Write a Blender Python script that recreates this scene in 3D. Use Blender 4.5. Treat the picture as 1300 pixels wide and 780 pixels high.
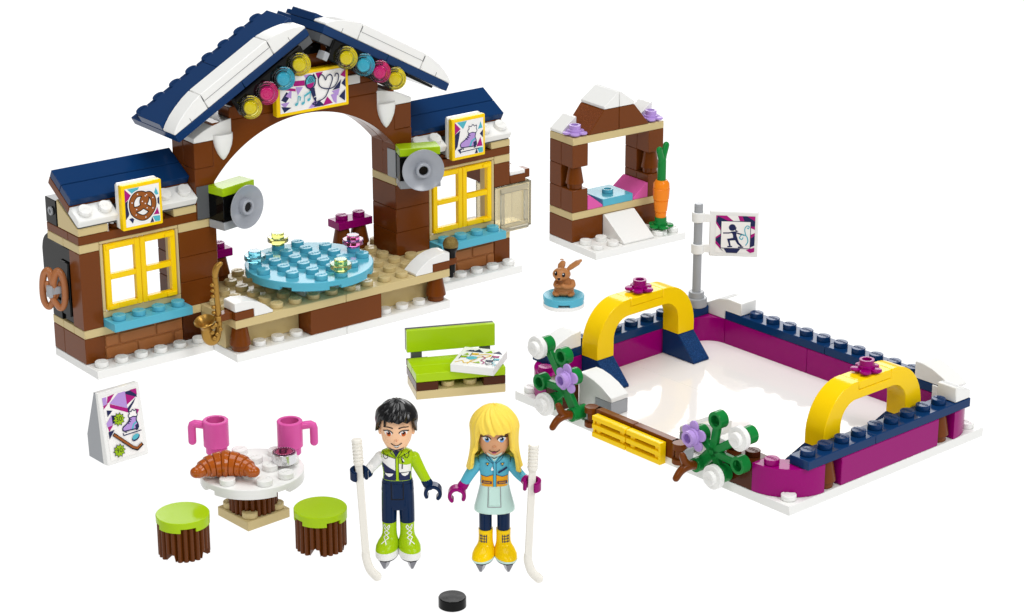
import bpy, bmesh, math, random
from math import sin, cos, pi, radians as R
from mathutils import Vector, Matrix
from mathutils.bvhtree import BVHTree
random.seed(4)
S = bpy.context.scene
for o in list(bpy.data.objects): bpy.data.objects.remove(o)
S.unit_settings.system = 'METRIC'; S.unit_settings.scale_length = 0.008   # one unit = one 8 mm brick pitch

# ------------------------------------------------------------------ camera
cd = bpy.data.cameras.new('camera'); cam = bpy.data.objects.new('camera', cd); S.collection.objects.link(cam)
cd.sensor_width = 36; cd.lens = 2941.2 / 1300 * 36; cd.clip_start = 1; cd.clip_end = 3000
cam.location = (0, 0, 37.94); cam.rotation_euler = (R(90 - 19.80), 0, 0)
S.camera = cam
# ------------------------------------------------------------------ studio light
w = bpy.data.worlds.new('World'); S.world = w; w.use_nodes = True
w.node_tree.nodes['Background'].inputs[0].default_value = (1, 1, 1, 1)
w.node_tree.nodes['Background'].inputs[1].default_value = 0.22
def softbox(name, loc, target, size, watts, col=(1, 1, 1)):
    d = bpy.data.lights.new(name, 'AREA'); d.shape = 'RECTANGLE'; d.size, d.size_y = size; d.energy = watts; d.color = col
    o = bpy.data.objects.new(name, d); S.collection.objects.link(o); o.location = loc
    o.rotation_euler = (Vector(target) - Vector(loc)).to_track_quat('-Z', 'Y').to_euler(); return o
softbox('softbox_key', (75, 15, 95), (0, 92, 3), (60, 60), 80000)
softbox('softbox_front', (-40, -10, 80), (0, 92, 3), (50, 40), 28000)
softbox('softbox_back', (10, 250, 62), (0, 95, 2), (150, 50), 90000)
softbox('softbox_top', (0, 95, 115), (0, 95, 0), (80, 80), 76000)
S.view_settings.view_transform = 'Standard'; S.view_settings.look = 'None'
S.view_settings.exposure = 0.0; S.view_settings.gamma = 1
S.render.engine = 'CYCLES'
S.cycles.max_bounces = 10; S.cycles.transmission_bounces = 10; S.cycles.transparent_max_bounces = 10

# ------------------------------------------------------------------ materials
def lin(c):
    return tuple(((v / 255) / 12.92 if v / 255 <= .04045 else ((v / 255 + .055) / 1.055) ** 2.4) for v in c)
MATS = {}
def mat(name, rgb, rough=.15, trans=0, metal=0, bump=.005, spec=.15, speckle=0, ior=1.5, coat=0):
    m = bpy.data.materials.new(name); m.use_nodes = True; nt = m.node_tree; N = nt.nodes; b = N['Principled BSDF']
    l = lin(rgb); b.inputs['Base Color'].default_value = (*l, 1)
    b.inputs['Metallic'].default_value = metal; b.inputs['IOR'].default_value = ior
    b.inputs['Transmission Weight'].default_value = trans; b.inputs['Specular IOR Level'].default_value = spec
    tc = N.new('ShaderNodeTexCoord'); nz = N.new('ShaderNodeTexNoise'); nz.inputs['Scale'].default_value = 1.3; nz.inputs['Detail'].default_value = 3
    nt.links.new(tc.outputs['Object'], nz.inputs['Vector'])
    mr = N.new('ShaderNodeMapRange'); mr.inputs[3].default_value = rough * .75; mr.inputs[4].default_value = rough * 1.35
    nt.links.new(nz.outputs['Fac'], mr.inputs[0]); nt.links.new(mr.outputs[0], b.inputs['Roughness'])
    if bump:
        bp = N.new('ShaderNodeBump'); bp.inputs['Strength'].default_value = bump * 10; bp.inputs['Distance'].default_value = .1
        n2 = N.new('ShaderNodeTexNoise'); n2.inputs['Scale'].default_value = .9 if not speckle else 30
        nt.links.new(tc.outputs['Object'], n2.inputs['Vector']); nt.links.new(n2.outputs['Fac'], bp.inputs['Height'])
        nt.links.new(bp.outputs[0], b.inputs['Normal'])
    if speckle:
        n3 = N.new('ShaderNodeTexNoise'); n3.inputs['Scale'].default_value = 22; n3.inputs['Detail'].default_value = 4
        nt.links.new(tc.outputs['Object'], n3.inputs['Vector'])
        cr = N.new('ShaderNodeValToRGB'); cr.color_ramp.elements[0].position = .46; cr.color_ramp.elements[1].position = .66
        cr.color_ramp.elements[0].color = (*l, 1); cr.color_ramp.elements[1].color = (*[min(1, v * (1 + speckle) + .01 * speckle) for v in l], 1)
        nt.links.new(n3.outputs['Fac'], cr.inputs[0]); nt.links.new(cr.outputs[0], b.inputs['Base Color'])
    MATS[name] = m; return m
mat('white', (239, 239, 236)); mat('brown', (112, 57, 16)); mat('dark_brown', (76, 36, 14)); mat('log_brown', (98, 50, 14), .14); mat('brown_rough', (108, 54, 20), .45, speckle=.9, bump=.03)
mat('tan', (208, 188, 136)); mat('navy', (14, 52, 98), .14); mat('navy_rough', (8, 48, 92), .4, speckle=1.0, bump=.03)
mat('teal', (88, 178, 202)); mat('yellow', (255, 212, 8)); mat('lime', (168, 204, 20)); mat('magenta', (150, 2, 110)); mat('pink', (222, 92, 168))
mat('nougat', (166, 104, 58), .3); mat('pretzel_brown', (172, 108, 64), .2, spec=.4); mat('black', (9, 9, 9), .1); mat('light_grey', (165, 168, 172)); mat('dark_grey', (88, 90, 92)); mat('dish_grey', (160, 164, 172), .22, spec=.6)
mat('green', (20, 128, 56)); mat('lavender', (184, 152, 218)); mat('gold', (170, 130, 62), .3, metal=.7); mat('silver', (220, 220, 222), .16, metal=.85)
mat('pewter', (128, 128, 134), .2, metal=.6); mat('orange', (240, 134, 30)); mat('croissant', (172, 84, 18), .1, spec=.4); mat('bunny', (180, 122, 74), .22)
mat('navy_cloth', (8, 36, 72)); mat('skin', (248, 200, 160), .3); mat('skin_tan', (214, 160, 120), .3); mat('white_warm', (238, 234, 224)); mat('hair_black', (12, 12, 14), .2, spec=.5); mat('hair_yellow', (250, 218, 88), .34)
mat('mint', (200, 232, 222)); mat('ochre', (236, 164, 20)); mat('ink_navy', (36, 42, 84), .3, bump=0); mat('ink_magenta', (172, 24, 122), .3, bump=0)
mat('ink_lavender', (182, 148, 214), .3, bump=0); mat('ink_teal', (84, 180, 196), .3, bump=0); mat('ink_white', (245, 243, 240), .3, bump=0)
mat('ink_brown', (150, 84, 34), .3, bump=0); mat('ink_black', (22, 22, 28), .3, bump=0); mat('ink_lime', (150, 186, 20), .3, bump=0)
mat('ink_yellow', (235, 190, 30), .3, bump=0); mat('ink_orange', (200, 92, 30), .3, bump=0); mat('ink_pink', (232, 150, 190), .3, bump=0)
mat('ink_blue', (110, 160, 216), .3, bump=0); mat('ink_grey', (150, 150, 155), .3, bump=0); mat('ink_red', (150, 60, 90), .3, bump=0)
mat('ice', (241, 237, 234), .07, bump=.006, spec=.4); mat('mic_gold', (128, 108, 58), .35, metal=.6, bump=.05, speckle=.5)
mat('cheek', (206, 140, 108), .35, bump=0)
mat('clear', (232, 224, 200), .06, trans=.93, bump=0); mat('clear_edge', (226, 220, 200), .08, trans=.7, bump=0); mat('core_yellow', (255, 236, 0), .2); mat('core_pink', (244, 60, 166), .2); mat('core_blue', (110, 220, 240), .2)
mat('clear_yellow', (255, 252, 150), .03, trans=1, bump=0, spec=.7)
mat('clear_blue', (150, 232, 246), .03, trans=1, bump=0, spec=.7); mat('clear_pink', (250, 130, 200), .03, trans=1, bump=0, spec=.7)
mat('clear_smoke', (90, 90, 98), .1, trans=.8, bump=0)
# white ground with an added glow, so it clips to white without shadows
m = bpy.data.materials.new('glowing_ground'); m.use_nodes = True
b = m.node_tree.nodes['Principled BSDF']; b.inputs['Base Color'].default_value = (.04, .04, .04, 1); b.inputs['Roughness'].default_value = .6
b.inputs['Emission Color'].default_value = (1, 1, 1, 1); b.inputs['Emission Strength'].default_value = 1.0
MATS['table'] = m  # the white ground with its added glow, not a table

# ------------------------------------------------------------------ mesh building
class MB:
    def __init__(s): s.V = []; s.F = []; s.M = []; s.mats = []; s.T = Matrix.Identity(4)
    def put(s, V, F, m, T=None):
        if m not in s.mats: s.mats.append(m)
        k = s.mats.index(m); n = len(s.V); T = s.T @ T if T is not None else s.T
        s.V += [tuple(T @ Vector(v)) for v in V]; s.F += [tuple(n + i for i in f) for f in F]; s.M += [k] * len(F)
    def box(s, x0, x1, y0, y1, z0, z1, m, c=.025, g=.006, T=None):
        x0 += g; x1 -= g; y0 += g; y1 -= g; z0 += g * .5; z1 -= g * .5
        X = (x0, x1); Y = (y0, y1); Z = (z0, z1); V = []; idx = {}
        for i in (0, 1):
            for j in (0, 1):
                for k in (0, 1):
                    for a in range(3):
                        p = [X[i], Y[j], Z[k]]
                        for q in range(3):
                            if q != a: p[q] += c * (1 if (i, j, k)[q] == 0 else -1)
                        idx[i, j, k, a] = len(V); V.append(p)
        F = []
        for a in range(3):
            q, r = [t for t in range(3) if t != a]
            for e in (0, 1):
                f = []
                for (u, v) in ((0, 0), (1, 0), (1, 1), (0, 1)):
                    t = [0, 0, 0]; t[a] = e; t[q] = u; t[r] = v; f.append(idx[(*t, a)])
                F.append(f)
            for u in (0, 1):
                for v in (0, 1):
                    def g_(ea, ax):
                        t = [0, 0, 0]; t[a] = ea; t[q] = u; t[r] = v; return idx[(*t, ax)]
                    F.append([g_(0, q), g_(1, q), g_(1, r), g_(0, r)])
        for i in (0, 1):
            for j in (0, 1):
                for k in (0, 1): F.append([idx[i, j, k, a] for a in range(3)])
        cx = Vector(((x0 + x1) / 2, (y0 + y1) / 2, (z0 + z1) / 2)); G = []
        for f in F:
            P = [Vector(V[i]) for i in f]; n = (P[1] - P[0]).cross(P[2] - P[0]); ce = sum(P, Vector()) / len(P)
            G.append(f if n.dot(ce - cx) > 0 else f[::-1])
        s.put(V, G, m, T)
    def prism(s, poly, axis, a0, a1, m, c=.025, T=None):
        """polygon in the two other axes (order x,y / x,z / y,z), extruded along axis"""
        bm = bmesh.new(); q, r = {'x': (1, 2), 'y': (0, 2), 'z': (0, 1)}[axis]; ax = 'xyz'.index(axis)
        def mk(p, a):
            v = [0, 0, 0]; v[q], v[r] = p; v[ax] = a; return bm.verts.new(v)
        A = [mk(p, a0) for p in poly]; B = [mk(p, a1) for p in poly]; n = len(poly)
        bm.faces.new(A); bm.faces.new(B[::-1])
        for i in range(n): bm.faces.new([A[i], A[(i + 1) % n], B[(i + 1) % n], B[i]])
        bmesh.ops.recalc_face_normals(bm, faces=bm.faces)
        if c:
            E = [e for e in bm.edges if e.calc_face_angle(0) > .5]
            try: bmesh.ops.bevel(bm, geom=E, offset=c, segments=1, affect='EDGES', clamp_overlap=True)
            except Exception: pass
        s.take(bm, m, T)
    def take(s, bm, m, T=None):
        bm.verts.index_update()
        s.put([v.co[:] for v in bm.verts], [[v.index for v in f.verts] for f in bm.faces], m, T); bm.free()
    def lathe(s, prof, m, T=None, seg=28, sy=1, a0=0, a1=2 * pi):
        full = abs(a1 - a0 - 2 * pi) < 1e-6; n = seg if full else seg + 1; V = []; F = []; rings = []
        for r, z in prof:
            if r < 1e-6: rings.append([len(V)]); V.append((0, 0, z))
            else:
                rings.append([len(V) + i for i in range(n)])
                V += [(r * cos(a0 + (a1 - a0) * i / seg), sy * r * sin(a0 + (a1 - a0) * i / seg), z) for i in range(n)]
        for A, B in zip(rings, rings[1:]):
            for i in range(seg):
                j = (i + 1) % n
                if len(A) == 1 and len(B) == 1: continue
                if len(A) == 1: F.append((A[0], B[j], B[i]))
                elif len(B) == 1: F.append((A[i], A[j], B[0]))
                else: F.append((A[i], A[j], B[j], B[i]))
        s.put(V, F, m, T)
    def cyl(s, x, y, z0, z1, r, m, T=None, r2=None, seg=28, c=.02):
        r2 = r if r2 is None else r2; M = Matrix.Translation((x, y, 0)); M = T @ M if T is not None else M
        s.lathe([(0, z0), (r - c, z0), (r, z0 + c), (r2, z1 - c), (r2 - c, z1), (0, z1)], m, M, seg)
    def ring(s, z0, z1, r, ri, m, T=None, seg=28, c=.02):
        s.lathe([(ri, z0), (r - c, z0), (r, z0 + c), (r, z1 - c), (r - c, z1), (ri + c, z1), (ri, z1 - c), (ri, z0)], m, T, seg)
    def stud(s, x, y, z, m, T=None, logo=True, h=.235):
        s.cyl(x, y, z, z + h, .305, m, T, seg=24)
        if logo:
            V, F = LOGO; M = Matrix.Translation((x, y, z + h)); M = T @ M if T is not None else M; s.put(V, F, m, M)
    def studs(s, xs, ys, z, m, T=None):
        for x in xs:
            for y in ys: s.stud(x, y, z, m, T)
    def tube(s, pts, rad, m, seg=14, T=None, flat=1.0, cap=True, up=None):
        P = [Vector(p) for p in pts]; n = len(P)
        if not hasattr(rad, '__len__'): rad = [rad] * n
        V = []; F = []; t = (P[1] - P[0]).normalized()
        nrm = Vector(up) if up else (Vector((0, 0, 1)) if abs(t.z) < .9 else Vector((0, 1, 0)))
        nrm = (nrm - t * nrm.dot(t)).normalized()
        for i in range(n):
            t = (P[min(i + 1, n - 1)] - P[max(i - 1, 0)]).normalized(); nrm = (nrm - t * nrm.dot(t)).normalized(); bn = t.cross(nrm)
            for k in range(seg):
                a = 2 * pi * k / seg; V.append(P[i] + nrm * (rad[i] * cos(a) * flat) + bn * (rad[i] * sin(a)))
        for i in range(n - 1):
            for k in range(seg):
                j = (k + 1) % seg; F.append((i * seg + k, i * seg + j, (i + 1) * seg + j, (i + 1) * seg + k))
        if cap:
            for e, i, sg in ((0, 0, -1), (1, n - 1, 1)):
                t = (P[1] - P[0]).normalized() * -1 if e == 0 else (P[-1] - P[-2]).normalized()
                base = i * seg; prev = [base + k for k in range(seg)]
                for q in (.5, .86):
                    off = rad[i] * q * .9; sc = math.sqrt(max(0, 1 - q * q)); ring = []
                    for k in range(seg):
                        ring.append(len(V)); V.append(P[i] + (V[base + k] - P[i]) * sc + t * off)
                    for k in range(seg):
                        j = (k + 1) % seg; f = (prev[k], prev[j], ring[j], ring[k]); F.append(f if e else f[::-1])
                    prev = ring
                V.append(P[i] + t * rad[i] * .95); c = len(V) - 1
                for k in range(seg):
                    f = (prev[k], prev[(k + 1) % seg], c); F.append(f if e else f[::-1])
        s.put(V, F, m, T)
    def loft(s, secs, m, seg=32, T=None, cap=True):
        """secs: (cx, cy, z, rx, ry, power)"""
        V = []; F = []
        for (cx, cy, z, rx, ry, p) in secs:
            for k in range(seg):
                a = 2 * pi * k / seg; c, d = cos(a), sin(a)
                V.append((cx + rx * math.copysign(abs(c) ** (2 / p), c), cy + ry * math.copysign(abs(d) ** (2 / p), d), z))
        n = len(secs)
        for i in range(n - 1):
            for k in range(seg):
                j = (k + 1) % seg; F.append((i * seg + k, i * seg + j, (i + 1) * seg + j, (i + 1) * seg + k))
        if cap: F.append(tuple(range(seg))[::-1]); F.append(tuple(range((n - 1) * seg, n * seg)))
        s.put(V, F, m, T)
    def sphere(s, c, r, m, T=None, seg=24, rings=14):
        r = r if hasattr(r, '__len__') else (r, r, r); M = Matrix.Translation(c) @ Matrix.Diagonal((*r, 1)); M = T @ M if T is not None else M
        s.lathe([(sin(pi * i / rings) if 0 < i < rings else 0, -cos(pi * i / rings)) for i in range(rings + 1)], m, M, seg)
    def build(s, name, parent=None, wn=True, recalc=True, angle=38):
        me = bpy.data.meshes.new(name); me.from_pydata(s.V, [], s.F); me.update()
        for k in s.mats: me.materials.append(MATS[k])
        me.polygons.foreach_set('material_index', s.M)
        if recalc:
            bm = bmesh.new(); bm.from_mesh(me); bmesh.ops.recalc_face_normals(bm, faces=bm.faces); bm.to_mesh(me); bm.free()
        me.polygons.foreach_set('use_smooth', [True] * len(me.polygons)); me.set_sharp_from_angle(angle=R(angle)); me.update()
        o = bpy.data.objects.new(name, me); S.collection.objects.link(o)
        if parent: o.parent = parent
        if wn:
            md = o.modifiers.new('wn', 'WEIGHTED_NORMAL'); md.keep_sharp = True; md.weight = 80
        return o
def text2d(txt, size, ex=0):
    c = bpy.data.curves.new('t', 'FONT'); c.body = txt; c.size = size; c.align_x = 'CENTER'; c.align_y = 'CENTER'; c.resolution_u = 2; c.extrude = ex
    o = bpy.data.objects.new('t', c); me = bpy.data.meshes.new_from_object(o)
    V = [v.co[:] for v in me.vertices]; F = [tuple(p.vertices) for p in me.polygons]
    bpy.data.objects.remove(o); bpy.data.curves.remove(c); bpy.data.meshes.remove(me); return V, F
LOGO = text2d('LEGO', .2, .014)
RX = lambda a: Matrix.Rotation(R(a), 4, 'X')
RY = lambda a: Matrix.Rotation(R(a), 4, 'Y')
RZ = lambda a: Matrix.Rotation(R(a), 4, 'Z')
TR = lambda x, y, z: Matrix.Translation((x, y, z))
def axes(o, u, v, n):       # matrix whose local x,y,z are u,v,n at o
    u, v, n = Vector(u), Vector(v), Vector(n)
    return Matrix(((u.x, v.x, n.x, o[0]), (u.y, v.y, n.y, o[1]), (u.z, v.z, n.z, o[2]), (0, 0, 0, 1)))
FR = dict(pav=(-18.404, 95.782, .66210), rink=(10.7065, 81.5023, -.84852), kiosk=(4.28366, 112.40885, .62589), bench=(-4.15996, 93.42307, .23774), world=(0, 0, 0))
def at(fr, x, y, z=0):
    X, Y, a = FR[fr]; return (X + cos(a) * x - sin(a) * y, Y + sin(a) * x + cos(a) * y, z)
def thing(name, label, cat, fr='world', loc=(0, 0, 0), rot=0, group=None):
    o = bpy.data.objects.new(name, None); o.empty_display_size = .5; S.collection.objects.link(o)
    o.location = at(fr, *loc); o.rotation_euler = (0, 0, FR[fr][2] + R(rot)); tag(o, label, cat, group); return o
def tag(o, label=None, cat=None, group=None):
    if label: o['label'] = label
    if cat: o['category'] = cat
    if group: o['group'] = group
    return o
def catmull(P, n=6, closed=False):
    P = [Vector((*p, 0)[:3]) if len(p) == 2 else Vector(p) for p in P]; out = []; L = len(P)
    for i in range(L if closed else L - 1):
        g = (lambda k: P[k % L]) if closed else (lambda k: P[max(0, min(L - 1, k))])
        a, b, c, d = g(i - 1), g(i), g(i + 1), g(i + 2)
        for j in range(n):
            t = j / n; out.append(.5 * ((2 * b) + (c - a) * t + (2 * a - 5 * b + 4 * c - d) * t * t + (3 * b - a - 3 * c + d) * t ** 3))
    if not closed: out.append(P[-1])
    return out
class Print:
    """flat ink shapes laid one above the other; local x right, y up, z out of the panel"""
    def __init__(s, T, lift=.0014, proj=None): s.mb = MB(); s.T = T; s.k = 1; s.lift = lift; s.proj = proj
    def poly(s, P, m):
        z = s.k * s.lift; s.k += 1; s.mb.put([(p[0], p[1], z) for p in P], [tuple(range(len(P)))], m)
    def circ(s, x, y, r, m, ry=None, n=20, rot=0):
        ry = ry or r; s.poly([(x + r * cos(2 * pi * i / n) * cos(rot) - ry * sin(2 * pi * i / n) * sin(rot), y + r * cos(2 * pi * i / n) * sin(rot) + ry * sin(2 * pi * i / n) * cos(rot)) for i in range(n)], m)
    def line(s, P, w, m, smooth=True, closed=False, n=6):
        if smooth: P = catmull(P, n, closed)
        else: P = [Vector((*p[:2], 0)) for p in P]
        if closed: P = P + [P[0]]
        V = []; z = s.k * s.lift; s.k += 1; L = len(P)
        ww = w if hasattr(w, '__len__') else (w, w)
        for i in range(L):
            a, b = (P[i - 1], P[i]) if i > 0 else (P[0], P[1]); c, d = (P[i], P[i + 1]) if i < L - 1 else (P[-2], P[-1])
            if closed and i in (0, L - 1): a, b, c, d = P[-2], P[-1], P[0], P[1]
            t1 = (b - a).normalized(); t2 = (d - c).normalized(); t = (t1 + t2); t = t.normalized() if t.length > 1e-4 else t1
            k = 1 / max(.5, t.dot(t1)); wd = ww[0] + (ww[1] - ww[0]) * i / (L - 1)
            nn = Vector((-t.y, t.x, 0)) * wd / 2 * k; zz = z + s.lift * .9 * i / L
            V += [(P[i].x + nn.x, P[i].y + nn.y, zz), (P[i].x - nn.x, P[i].y - nn.y, zz)]
        s.mb.put(V, [(2 * i, 2 * i + 1, 2 * i + 3, 2 * i + 2) for i in range(L - 1)], m)
    def text(s, t, x, y, size, m):
        V, F = text2d(t, size); z = s.k * s.lift; s.k += 1; s.mb.put([(v[0] + x, v[1] + y, z) for v in V], F, m)
    def build(s, parent, name='print'):
        if s.proj:     # wrap onto a curved surface: cut fine, drop each vertex on it along the panel's -z
            bvh, cut = s.proj; bm = bmesh.new(); vs = [bm.verts.new(v) for v in s.mb.V]; bm.verts.ensure_lookup_table(); mi = []
            for f, k in zip(s.mb.F, s.mb.M):
                fc = bm.faces.new([vs[i] for i in f]); fc.material_index = k
            bmesh.ops.triangulate(bm, faces=bm.faces)
            for _ in range(6):
                E = [e for e in bm.edges if e.calc_length() > cut]
                if not E: break
                bmesh.ops.subdivide_edges(bm, edges=E, cuts=1); bmesh.ops.triangulate(bm, faces=bm.faces)
            Ti = s.T.to_3x3(); dn = -(Ti @ Vector((0, 0, 1)))
            for v in bm.verts:
                z = v.co.z; o = s.T @ Vector((v.co.x, v.co.y, 3)); h = bvh.ray_cast(o, dn)
                if h[0] is None: h = bvh.find_nearest(s.T @ Vector((v.co.x, v.co.y, 0)))
                v.co = h[0] - dn * (.004 + z)
            bm.verts.index_update(); mb = MB(); mb.mats = s.mb.mats
            mb.V = [v.co[:] for v in bm.verts]; mb.F = [tuple(v.index for v in f.verts) for f in bm.faces]; mb.M = [f.material_index for f in bm.faces]; bm.free()
            return mb.build(name, parent, wn=False, recalc=False)
        s.mb.V = [tuple(s.T @ Vector(v)) for v in s.mb.V]
        o = s.mb.build(name, parent, wn=False, recalc=False)
        return o
def arc(cx, cy, r, a0, a1, n=12): return [(cx + r * cos(R(a0 + (a1 - a0) * i / n)), cy + r * sin(R(a0 + (a1 - a0) * i / n))) for i in range(n + 1)]
def rng(a, b): return [a + i for i in range(int(round(b - a)) + 1)]

# ------------------------------------------------------------------ setting
mb = MB(); mb.put([(-500, -300, 0), (500, -300, 0), (500, 700, 0), (-500, 700, 0)], [(0, 1, 2, 3)], 'table')  # plain white ground, no real table; its glow is added to hide shadows
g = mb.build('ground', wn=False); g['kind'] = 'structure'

# small repeated pieces --------------------------------------------------
def cone(mb, x, y, z, m='brown', T=None):
    M = TR(x, y, z); M = T @ M if T is not None else M
    mb.lathe([(0, 0), (.38, 0), (.4, .02), (.4, .25), (.49, .27), (.5, .3), (.33, 1.2), (.3, 1.2), (.3, 1.38), (0, 1.38)], m, M)
def flower(mb, m, T):     # plate with five petals and a hollow stud
    mb.lathe([(0, 0), (.33, 0), (.35, .02), (.35, .3), (.3, .32), (.3, .55), (.2, .55), (.2, .3), (0, .3)], m, T)
    for k in range(5):
        a = 2 * pi * k / 5 + .3; M = T @ TR(.42 * cos(a), .42 * sin(a), 0)
        mb.lathe([(0, .09), (.2, .09), (.23, .11), (.24, .14), (.23, .19), (.2, .21), (0, .21)], m, M, 20)
def roundplate(mb, m, T, logo=True):
    mb.lathe([(0, 0), (.3, 0), (.32, .14), (.48, .16), (.5, .18), (.5, .38), (.48, .4), (.3, .4), (.3, .58), (.28, .6), (0, .6)], m, T)
    if logo: V, F = LOGO; mb.put(V, F, m, T @ TR(0, 0, .6))

# ------------------------------------------------------------------ printed artwork
def art_skate(p, x, y, s, ol=.035):
    q = lambda P: [(x + a * s, y + b * s) for a, b in P]
    boot = catmull([(-.42, -.28), (-.5, -.2), (-.46, -.08), (-.28, .02), (-.1, .14), (.0, .32), (.32, .3), (.3, .1), (.36, -.08), (.34, -.3), (-.1, -.3)], 5, True)
    boot = [(v.x, v.y) for v in boot]
    p.poly(q(boot), 'ink_lavender'); p.poly(q([(-.02, -.28), (.08, -.05), (.3, .06), (.33, -.02), (.16, -.1), (.08, -.29)]), 'ink_teal')
    p.line(q(boot), ol, 'ink_navy', smooth=False, closed=True)
    p.poly(q([(.2, -.14), (.36, -.08), (.34, -.4), (.22, -.32)]), 'ink_navy')
    cuff = catmull([(-.04, .3), (-.1, .42), (-.02, .5), (-.04, .62), (.08, .58), (.18, .66), (.26, .58), (.38, .6), (.36, .46), (.4, .36), (.32, .28), (.14, .32)], 4, True)
    cuff = [(v.x, v.y) for v in cuff]; p.poly(q(cuff), 'ink_white'); p.line(q(cuff), ol * .8, 'ink_navy', smooth=False, closed=True)
    for a, b in ((-.2, .06), (-.12, .13), (-.06, .22)): p.line(q([(a - .03, b + .05), (a + .1, b - .04)]), ol * .8, 'ink_navy', smooth=False)
    p.line(q([(-.36, -.3), (-.34, -.42)]), ol, 'ink_navy', smooth=False); p.line(q([(.24, -.3), (.26, -.42)]), ol, 'ink_navy', smooth=False)
    p.poly(q([(-.52, -.38), (-.5, -.47), (.5, -.46), (.5, -.41)]), 'ink_white'); p.line(q([(-.52, -.36), (-.5, -.47), (.5, -.45)]), ol * .9, 'ink_navy', smooth=False)
def art_pretzel(p, s):
    P = [(-.52, -.02), (-.2, -.1), (.2, .12), (.28, .38), (.0, .52), (-.1, .3)]
    L = [(-.55, -.1), (-.2, -.12), (.1, .06), (.2, .32), (.02, .5), (-.3, .5), (-.52, .2), (-.45, -.25), (-.1, -.52), (.2, -.5), (.48, -.2), (.52, .15), (.36, .42), (.12, .4), (-.02, .18), (.1, -.05), (.45, -.3)]
    L = [(a * s, b * s) for a, b in L]
    p.line(L, .36 * s, 'ink_white', n=7); p.line(L, .27 * s, 'ink_black', n=7); p.line(L, .19 * s, 'ink_brown', n=7)
    random.seed(2)
    C = catmull(L, 3)
    for v in C[2::4]: p.circ(v.x + random.uniform(-.03, .03), v.y, .028 * s, 'ink_white', n=8)
def sign_bg(p, w, h, mirror=1):
    p.poly([(-w, -h), (w, -h), (w, h), (-w, h)], 'ink_white'); q = lambda P: [(a * w, b * h) for a, b in P]
    p.poly(q([(-1, 1), (-.6, .58), (-1, .3)]), 'ink_magenta'); p.poly(q([(-.85, .98), (-.15, .98), (-.42, .55)]), 'ink_teal')
    p.poly(q([(-1, .3), (-.62, .5), (-.82, -.4), (-1, -.6)]), 'ink_navy'); p.poly(q([(.62, .38), (.95, .42), (.82, .8)]), 'ink_teal')
    p.poly(q([(.98, .3), (.75, .1), (.98, -.15)]), 'ink_navy'); p.poly(q([(.5, -.6), (.95, -.62), (.8, -.1)]), 'ink_magenta')
    p.poly(q([(.55, -.68), (.97, -.7), (.97, -.98), (.7, -.98)]), 'ink_teal'); p.poly(q([(.4, -.98), (.62, -.98), (.52, -.7)]), 'ink_navy')
    p.poly(q([(-.82, -.58), (-.48, -.52), (-.62, -.85)]), 'ink_navy')
def art_note(p, x, y, s):
    p.circ(x, y, .12 * s, 'ink_teal', ry=.09 * s, n=14, rot=.5); p.line([(x + .1 * s, y), (x + .14 * s, y + .5 * s)], .05 * s, 'ink_teal', smooth=False)

# ------------------------------------------------------------------ THE PAVILION
pav = thing('toy_pavilion', 'large brown toy pavilion with arch, snowy navy gable roof, two window huts and tan stage', 'toy building', 'pav')
mb = MB(); mb.box(0, 6, 0, 4, 0, .4, 'white'); mb.studs(rng(.5, 5.5), [.5], .4, 'white'); mb.build('base_plate', pav)
mb = MB(); mb.box(6, 12, -2, 4, 0, .4, 'white', g=.003); mb.box(12, 18, -2, 4, 0, .4, 'white', g=.003)
mb.studs([7.5, 8.5, 9.5, 14.5, 15.5, 16.5], [-1.5], .4, 'white'); mb.build('base_plate', pav)
mb = MB(); mb.box(18, 24, 0, 4, 0, .4, 'white'); mb.studs(rng(18.5, 23.5), [.5], .4, 'white'); mb.build('base_plate', pav)

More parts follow.
